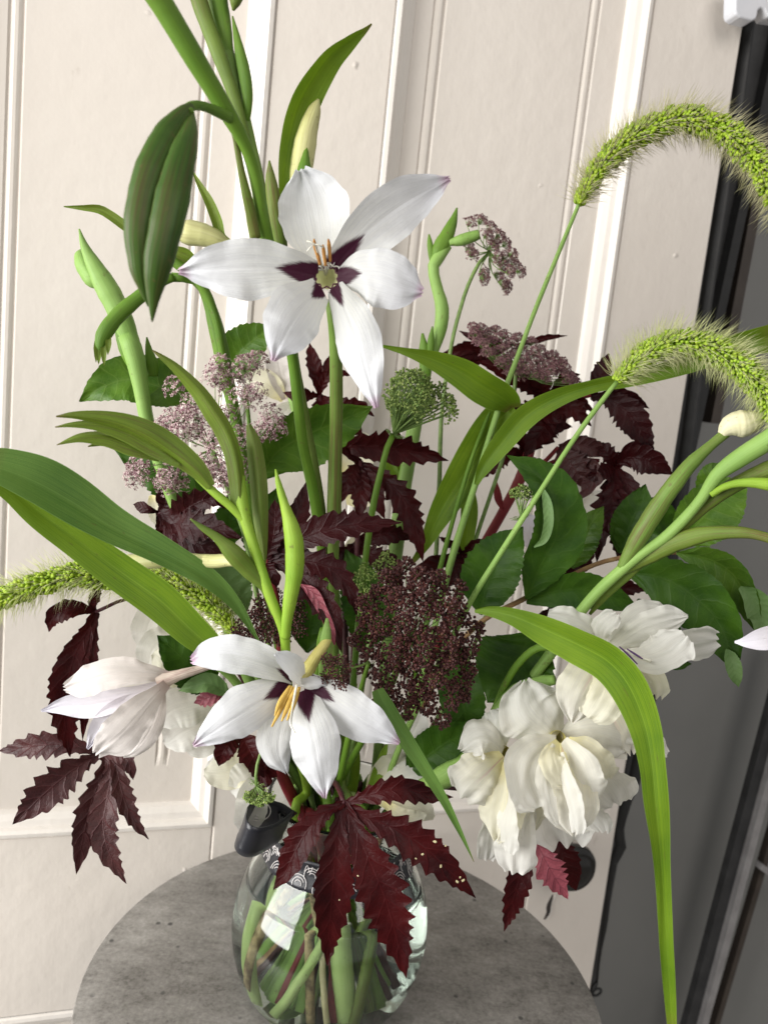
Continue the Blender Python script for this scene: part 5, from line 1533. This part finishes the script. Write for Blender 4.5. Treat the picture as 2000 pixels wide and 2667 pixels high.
A = thing('burgundy_leaf_stem', 'long burgundy leaf crossing below the green seed head', 'leaf stem', BASE, G_RED)
tube('leaf_stalk', [(940, 1200, .545), (935, 1320, .546), (925, 1560, .548), (915, 2040, .55)], [6, 7, 7, 8], MT['darkstem'], A, tail=(65, 245, .026, .026), nu=36)
palm('leaf', (936, 1205), [
    ([(905, 1165), (1000, 1165), (1090, 1180), (1168, 1200)], 84, .53, 11),
    ([(985, 1232), (1050, 1300), (1085, 1390), (1102, 1465)], 72, .53, 11),
    ([(918, 1230), (900, 1265), (888, 1310)], 56, .54, 6),
    ([(940, 1260), (938, 1320), (930, 1360)], 52, .535, 6),
    ([(965, 1255), (985, 1310), (1002, 1352)], 56, .535, 6),
], MT['red'], A, .545, seed=29, ser=.42)
palm('leaf', (920, 1420), [([(960, 1440), (1010, 1480), (1050, 1540)], 70, .55, 9), ([(880, 1450), (850, 1500), (835, 1560)], 66, .55, 8), ([(930, 1480), (940, 1540), (950, 1620)], 70, .548, 9), ([(960, 1400), (1020, 1390), (1080, 1400)], 60, .552, 8)], MT['red_dark'], A, .552, seed=63, ser=.42)

A = thing('burgundy_leaf_stem', 'crimson stem topped by a cluster of ragged burgundy leaves at right', 'leaf stem', BASE, G_RED)
tube('stem', [(1420, 1048, .572), (1395, 1120, .572), (1374, 1190, .572), (1355, 1245, .572), (1308, 1335, .572), (1233, 1469, .57), (1150, 1650, .565), (1050, 1900, .56), (985, 2060, .552)], [9, 12, 14, 14, 13, 13, 12, 12, 12], MT['redstem'], A, tail=(45, 225, .032, .03), nu=60)
palm('leaf', (1418, 1045), [
    ([(1385, 1062), (1335, 1095), (1278, 1158)], 66, .555, 8), ([(1370, 1000), (1305, 960), (1240, 940)], 58, .56, 9),
    ([(1412, 1010), (1405, 985), (1398, 955)], 52, .56, 5), ([(1455, 1012), (1475, 982), (1510, 975)], 42, .56, 5),
    ([(1465, 1045), (1510, 1080), (1540, 1110)], 60, .555, 8), ([(1470, 1035), (1510, 1046), (1552, 1078)], 34, .555, 7), ([(1452, 1035), (1490, 1025), (1522, 1000)], 40, .56, 6),
    ([(1425, 1095), (1390, 1150), (1362, 1196)], 64, .56, 6), ([(1440, 1085), (1460, 1080), (1472, 1112)], 50, .56, 5),
], MT['red'], A, .57, seed=31, ser=.55)
palm('leaf', (1330, 900), [([(1280, 912), (1215, 912), (1142, 926)], 52, .585, 9), ([(1280, 892), (1235, 880), (1194, 861)], 28, .585, 5), ([(1380, 890), (1430, 878), (1478, 874)], 18, .585, 5), ([(1270, 930), (1210, 940), (1150, 985)], 34, .585, 6)], MT['red'], A, .585, seed=33, ser=.42)
tube('leaf_stalk', [(1385, 1225, .572), (1420, 1200, .568), (1453, 1165, .562)], [6, 6, 5], MT['redstem'], A, nu=12)
tube('leaf_stalk', [(1390, 1225, .572), (1470, 1195, .566), (1560, 1200, .556)], [6, 6, 5], MT['redstem'], A, nu=12)
tube('leaf_stalk', [(1425, 1060, .572), (1480, 1042, .566), (1538, 1030, .56)], [6, 5, 5], MT['redstem'], A, nu=12)
palm('leaf', (1455, 1163), [([(1500, 1158), (1545, 1168), (1590, 1185)], 56, .555, 6), ([(1475, 1195), (1500, 1230), (1520, 1270)], 88, .555, 7), ([(1520, 1215), (1540, 1255), (1502, 1306)], 60, .55, 6)], MT['red_pale'], A, .562, seed=35, ser=.40)
palm('leaf', (1598, 1215), [
    ([(1570, 1230), (1548, 1238), (1524, 1243)], 54, .55, 6), ([(1588, 1190), (1575, 1170), (1558, 1152)], 44, .555, 5),
    ([(1640, 1192), (1695, 1202), (1752, 1236)], 76, .54, 8), ([(1632, 1255), (1660, 1324), (1682, 1386), (1702, 1428)], 68, .535, 10),
    ([(1600, 1285), (1605, 1365), (1612, 1464)], 72, .53, 10), ([(1585, 1290), (1566, 1370), (1553, 1465)], 66, .535, 10), ([(1640, 1175), (1680, 1165), (1700, 1150)], 40, .55, 4),
], MT['red_dark'], A, .556, seed=37, ser=.42)
palm('leaf', (1538, 1032), [([(1595, 1045), (1650, 1095), (1702, 1184)], 84, .55, 12), ([(1600, 1030), (1645, 1040), (1690, 1064)], 44, .556, 7), ([(1550, 1000), (1568, 965), (1584, 920)], 50, .56, 6)], MT['red_dark'], A, .56, seed=39, ser=.42)
palm('leaf', (1470, 1520), [([(1500, 1470), (1525, 1430), (1550, 1392)], 66, .535, 8), ([(1500, 1560), (1560, 1550), (1630, 1532), (1694, 1537)], 60, .53, 9), ([(1480, 1560), (1450, 1590), (1400, 1600)], 60, .53, 7)], MT['red_dark'], A, .545, seed=41, ser=.42)
palm('leaf', (1370, 1185), [([(1330, 1180), (1290, 1200), (1250, 1250)], 56, .58, 8), ([(1350, 1140), (1310, 1110), (1262, 1096)], 50, .582, 8), ([(1420, 1130), (1450, 1110), (1490, 1112)], 52, .58, 7), ([(1400, 1215), (1440, 1250), (1462, 1310)], 60, .575, 8)], MT['red'], A, .578, seed=61, ser=.45)
ribbon('young_leaf', [(1310, 1330, .565, 6), (1298, 1300, .563, 20), (1294, 1275, .562, 16), (1293, 1255, .561, 2)], MT['redstem'], A, fold=.4, nu=14)
palm('leaf', (1205, 1440), [([(1185, 1425), (1165, 1410), (1142, 1398)], 24, .55, 5), ([(1225, 1425), (1240, 1412), (1256, 1404)], 24, .55, 5), ([(1195, 1470), (1180, 1500), (1160, 1530)], 60, .552, 5), ([(1215, 1470), (1230, 1500), (1240, 1530)], 60, .552, 5), ([(1110, 1480), (1080, 1500), (1060, 1520)], 46, .552, 5)], MT['red'], A, .556, seed=43, ser=.45)

A = thing('burgundy_leaf_stem', 'small burgundy and pink leaf below the ruffled white flowers', 'leaf stem', BASE, G_RED)
tube('leaf_stalk', [(1388, 2130, .49), (1340, 2100, .50), (1230, 2060, .515), (1080, 2050, .53), (1000, 2085, .54)], [4, 4.5, 5, 6, 6], MT['darkstem'], A, tail=(0, 180, .034, .034), nu=30)
palm('leaf', (1388, 2150), [([(1368, 2215), (1346, 2310), (1312, 2426)], 66, .49, 11)], MT['red'], A, .492, seed=47, ser=.4)
palm('leaf', (1382, 2150), [([(1402, 2205), (1432, 2265), (1478, 2342)], 74, .484, 9)], MT['red_pink'], A, .486, seed=49, ser=.4, label='pink underside of the small leaf')
palm('leaf', (1432, 2150), [([(1460, 2205), (1480, 2260), (1500, 2320)], 70, .494, 9)], MT['red'], A, .498, seed=51, ser=.4)

A = thing('burgundy_leaf_stem', 'small burgundy leaf tucked under the lower star flower above the rim', 'leaf stem', BASE, G_RED)
tube('leaf_stalk', [(628, 1915, .495), (670, 1930, .50), (717, 1990, .51), (750, 2060, .525), (778, 2112, .535)], [6, 9, 12, 13, 13], MT['redstem'], A, tail=(222, 50, .036, .032), nu=30)
palm('leaf', (628, 1915), [([(605, 1930), (585, 1955), (570, 1996)], 60, .485, 6), ([(645, 1940), (668, 1985), (690, 2026)], 76, .482, 8), ([(690, 1980), (690, 2030), (672, 2056)], 60, .498, 6), ([(680, 2030), (650, 2080), (616, 2098)], 34, .492, 5)], MT['red'], A, .495, seed=53, ser=.45)
palm('leaf', (600, 1815), [([(570, 1808), (540, 1818), (506, 1832)], 46, .488, 6)], MT['red_pink'], A, .49, seed=55, ser=.4)

# ------------------------------------------------------------------ green leafy twigs
def gleaf(parent, pts, w, d0, d1, mt, roll=0, fold=.25, seed=0, ser=.07, teeth=16, ruf=.08):
    return ribbon('leaf', L(pts, d0, d1, -.004), MT[mt], parent, w=w, prof='leaf', fold=fold, roll=roll, ser=ser, teeth=teeth, nu=48, nv=12, ruf=ruf, rf=2.5, seed=seed, ripple=.05)


A = thing('leafy_twig', 'leafy twig with rounded green leaves at the left behind the pink umbel', 'twig', BASE, 'leafy twigs in the vase')
tube('twig', [(640, 1010, .525), (660, 1200, .53), (700, 1500, .535), (760, 1850, .54), (835, 2060, .545)], [5, 6, 7, 8, 9], MT['stem'], A, tail=(120, 300, .03, .036), nu=40)
gleaf(A, [(500, 1052), (430, 1012), (340, 988), (270, 1008), (208, 1046)], 128, .50, .485, 'leaf', 15, .3, 1)
gleaf(A, [(585, 985), (610, 940), (650, 895), (716, 846)], 112, .52, .51, 'leaf', -15, .3, 2)
gleaf(A, [(680, 1250), (720, 1180), (810, 1128), (890, 1095), (972, 1058)], 156, .515, .495, 'leaf', 20, .3, 3)
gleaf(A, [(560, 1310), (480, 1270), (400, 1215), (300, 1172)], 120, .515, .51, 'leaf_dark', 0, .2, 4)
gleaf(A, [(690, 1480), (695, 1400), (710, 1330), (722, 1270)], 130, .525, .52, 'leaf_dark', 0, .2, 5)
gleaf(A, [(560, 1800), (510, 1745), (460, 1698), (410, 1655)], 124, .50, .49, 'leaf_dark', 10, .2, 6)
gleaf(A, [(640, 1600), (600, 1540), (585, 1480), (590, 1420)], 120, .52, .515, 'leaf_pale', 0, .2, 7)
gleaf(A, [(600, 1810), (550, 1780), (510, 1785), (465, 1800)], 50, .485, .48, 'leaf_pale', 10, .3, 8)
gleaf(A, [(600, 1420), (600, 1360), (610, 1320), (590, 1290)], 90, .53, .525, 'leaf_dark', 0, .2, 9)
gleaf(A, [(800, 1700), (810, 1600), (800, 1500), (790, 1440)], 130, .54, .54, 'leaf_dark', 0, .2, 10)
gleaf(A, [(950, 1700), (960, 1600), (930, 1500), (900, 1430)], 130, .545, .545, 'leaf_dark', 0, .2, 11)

A = thing('leafy_twig', 'woody twig with large dark green leaves spreading to the right', 'twig', BASE, 'leafy twigs in the vase')
tube('twig', [(1770, 1442, .52), (1690, 1440, .518), (1600, 1456, .515), (1540, 1474, .512), (1440, 1522, .51), (1360, 1562, .51), (1240, 1630, .515), (1140, 1760, .525), (1010, 2040, .545)], [3.5, 4.5, 6, 6, 6.5, 7, 7, 8, 9], MT['twig'], A, tail=(-20, 170, .034, .036), nu=60)
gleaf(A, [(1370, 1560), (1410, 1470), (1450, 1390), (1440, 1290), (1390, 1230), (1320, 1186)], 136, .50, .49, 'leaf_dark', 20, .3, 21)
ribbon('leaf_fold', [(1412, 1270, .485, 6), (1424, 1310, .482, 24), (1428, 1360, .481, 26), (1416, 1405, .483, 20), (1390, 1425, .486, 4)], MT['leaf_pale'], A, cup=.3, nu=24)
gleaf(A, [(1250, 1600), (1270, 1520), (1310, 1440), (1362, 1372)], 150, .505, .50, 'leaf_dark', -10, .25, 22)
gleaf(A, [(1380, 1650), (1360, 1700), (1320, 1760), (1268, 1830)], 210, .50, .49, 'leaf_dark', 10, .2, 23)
gleaf(A, [(1370, 1570), (1450, 1540), (1550, 1540), (1670, 1592)], 96, .505, .495, 'leaf_dark', 15, .3, 24)
gleaf(A, [(1630, 1490), (1720, 1505), (1800, 1550), (1870, 1625), (1922, 1758)], 150, .50, .47, 'leaf_dark', 15, .3, 25)
gleaf(A, [(1760, 1440), (1840, 1455), (1900, 1490), (1945, 1560), (1978, 1660)], 84, .51, .49, 'leaf', 20, .4, 26)
ribbon('leaf_fold', [(1925, 1530, .488, 10), (1962, 1560, .486, 60), (1985, 1610, .486, 70), (1968, 1655, .486, 4)], MT['leaf_pale'], A, cup=.3, nu=24)
gleaf(A, [(1770, 1420), (1820, 1360), (1880, 1300), (1945, 1250)], 150, .51, .50, 'leaf', 10, .3, 27)
gleaf(A, [(1838, 1290), (1840, 1260), (1852, 1230), (1872, 1205)], 60, .515, .51, 'leaf', 10, .3, 28)
gleaf(A, [(1490, 1480), (1510, 1420), (1535, 1370), (1572, 1318)], 84, .525, .515, 'leaf', 0, .35, 29)
gleaf(A, [(1630, 1450), (1660, 1390), (1700, 1350), (1770, 1345)], 130, .53, .525, 'leaf_dark', 0, .25, 30)
gleaf(A, [(1610, 1440), (1635, 1380), (1660, 1320), (1680, 1260)], 100, .53, .525, 'leaf_dark', 0, .25, 31)
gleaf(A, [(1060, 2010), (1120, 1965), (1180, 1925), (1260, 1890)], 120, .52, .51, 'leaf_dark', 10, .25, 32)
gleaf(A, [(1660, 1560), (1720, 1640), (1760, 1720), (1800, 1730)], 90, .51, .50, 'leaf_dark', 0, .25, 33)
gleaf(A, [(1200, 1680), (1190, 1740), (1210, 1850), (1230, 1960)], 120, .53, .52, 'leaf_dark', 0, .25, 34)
gleaf(A, [(1890, 1690), (1905, 1720), (1915, 1760), (1922, 1790)], 40, .472, .468, 'leaf_pale', 0, .25, 35)

# ------------------------------------------------------------------ loose cut stems standing in the water
def cut(label, mt, pts, r):
    o = tube('cut_stem', pts, r, MT[mt], None, nu=40, ns=14)
    single(o, label, 'stem', 'cut stems in the water')


cut('thick pale green cut stem at the front centre of the vase', 'stem_wet', [VP(.004, -60, .150), VP(.018, -80, .10), VP(.026, -72, .05), VP(.030, -60, .010)], [.0062, .0064, .0062, .0060])
cut('peeling brown woody stem left of centre in the vase', 'bark', [VP(.030, 190, .14), VP(.024, 225, .10), VP(.026, 245, .06), VP(.032, 262, .010)], [.0024, .0026, .0028, .0026])
cut('brown woody stem slanting to the left wall of the vase', 'bark', [VP(.010, 200, .13), VP(.030, 205, .085), VP(.050, 212, .045), VP(.055, 214, .02)], [.0030, .0034, .0036, .0034])
cut('thin beige stem beside the woody stem in the vase', 'beige', [VP(.02, 215, .14), VP(.022, 250, .09), VP(.030, 268, .04), VP(.034, 278, .010)], [.0016, .0018, .0018, .0018])
cut('slim light green stem crossing low in the vase', 'stem_wet', [VP(.02, 300, .13), VP(.026, 275, .07), VP(.036, 245, .03), VP(.042, 232, .010)], [.0026, .0028, .0030, .0030])
cut('olive stem standing at the right inside the vase', 'stem_olive', [VP(.020, 330, .14), VP(.034, 325, .09), VP(.036, 310, .04), VP(.038, 300, .010)], [.0034, .0036, .0036, .0034])
cut('pale yellow green stem leaning left inside the vase', 'stem_wet', [VP(.02, 180, .13), VP(.038, 190, .08), VP(.046, 200, .04), VP(.044, 215, .010)], [.0050, .0054, .0052, .005])
cut('crimson stem low at the centre of the vase', 'redstem', [VP(.015, 260, .12), VP(.016, 280, .07), VP(.024, 285, .03), VP(.028, 285, .010)], [.0036, .0038, .0038, .0036])
lf = ribbon('submerged_leaf', [(900, 2440, .545, 26), (840, 2510, .537, 50), (785, 2560, .535, 56), (735, 2590, .537, 30)], MT['mono_dark'], None, fold=.3, nu=30)
single(lf, 'dark green blade lying in the water at lower left of the vase', 'leaf')
for k, (pts, w, mt) in enumerate((([(905, 2110), (915, 1990), (905, 1890), (930, 1780)], 50, 'mono'), ([(960, 2080), (985, 2010), (1000, 1960), (1012, 1925)], 32, 'mono'), ([(850, 2090), (838, 2050), (832, 2010), (836, 1960)], 30, 'mono'))):
    o = ribbon('strap_leaf', L(pts, .535 - .01 * k, .545 - .02 * k), MT[mt], None, w=w, prof='blade', fold=.3, nu=30)
    single(o, ('upright strap leaf rising behind the lower star flower from the rim', 'short pointed leaf rising right of the rim centre', 'short pointed leaf rising at the rim under the star flower')[k], 'leaf')
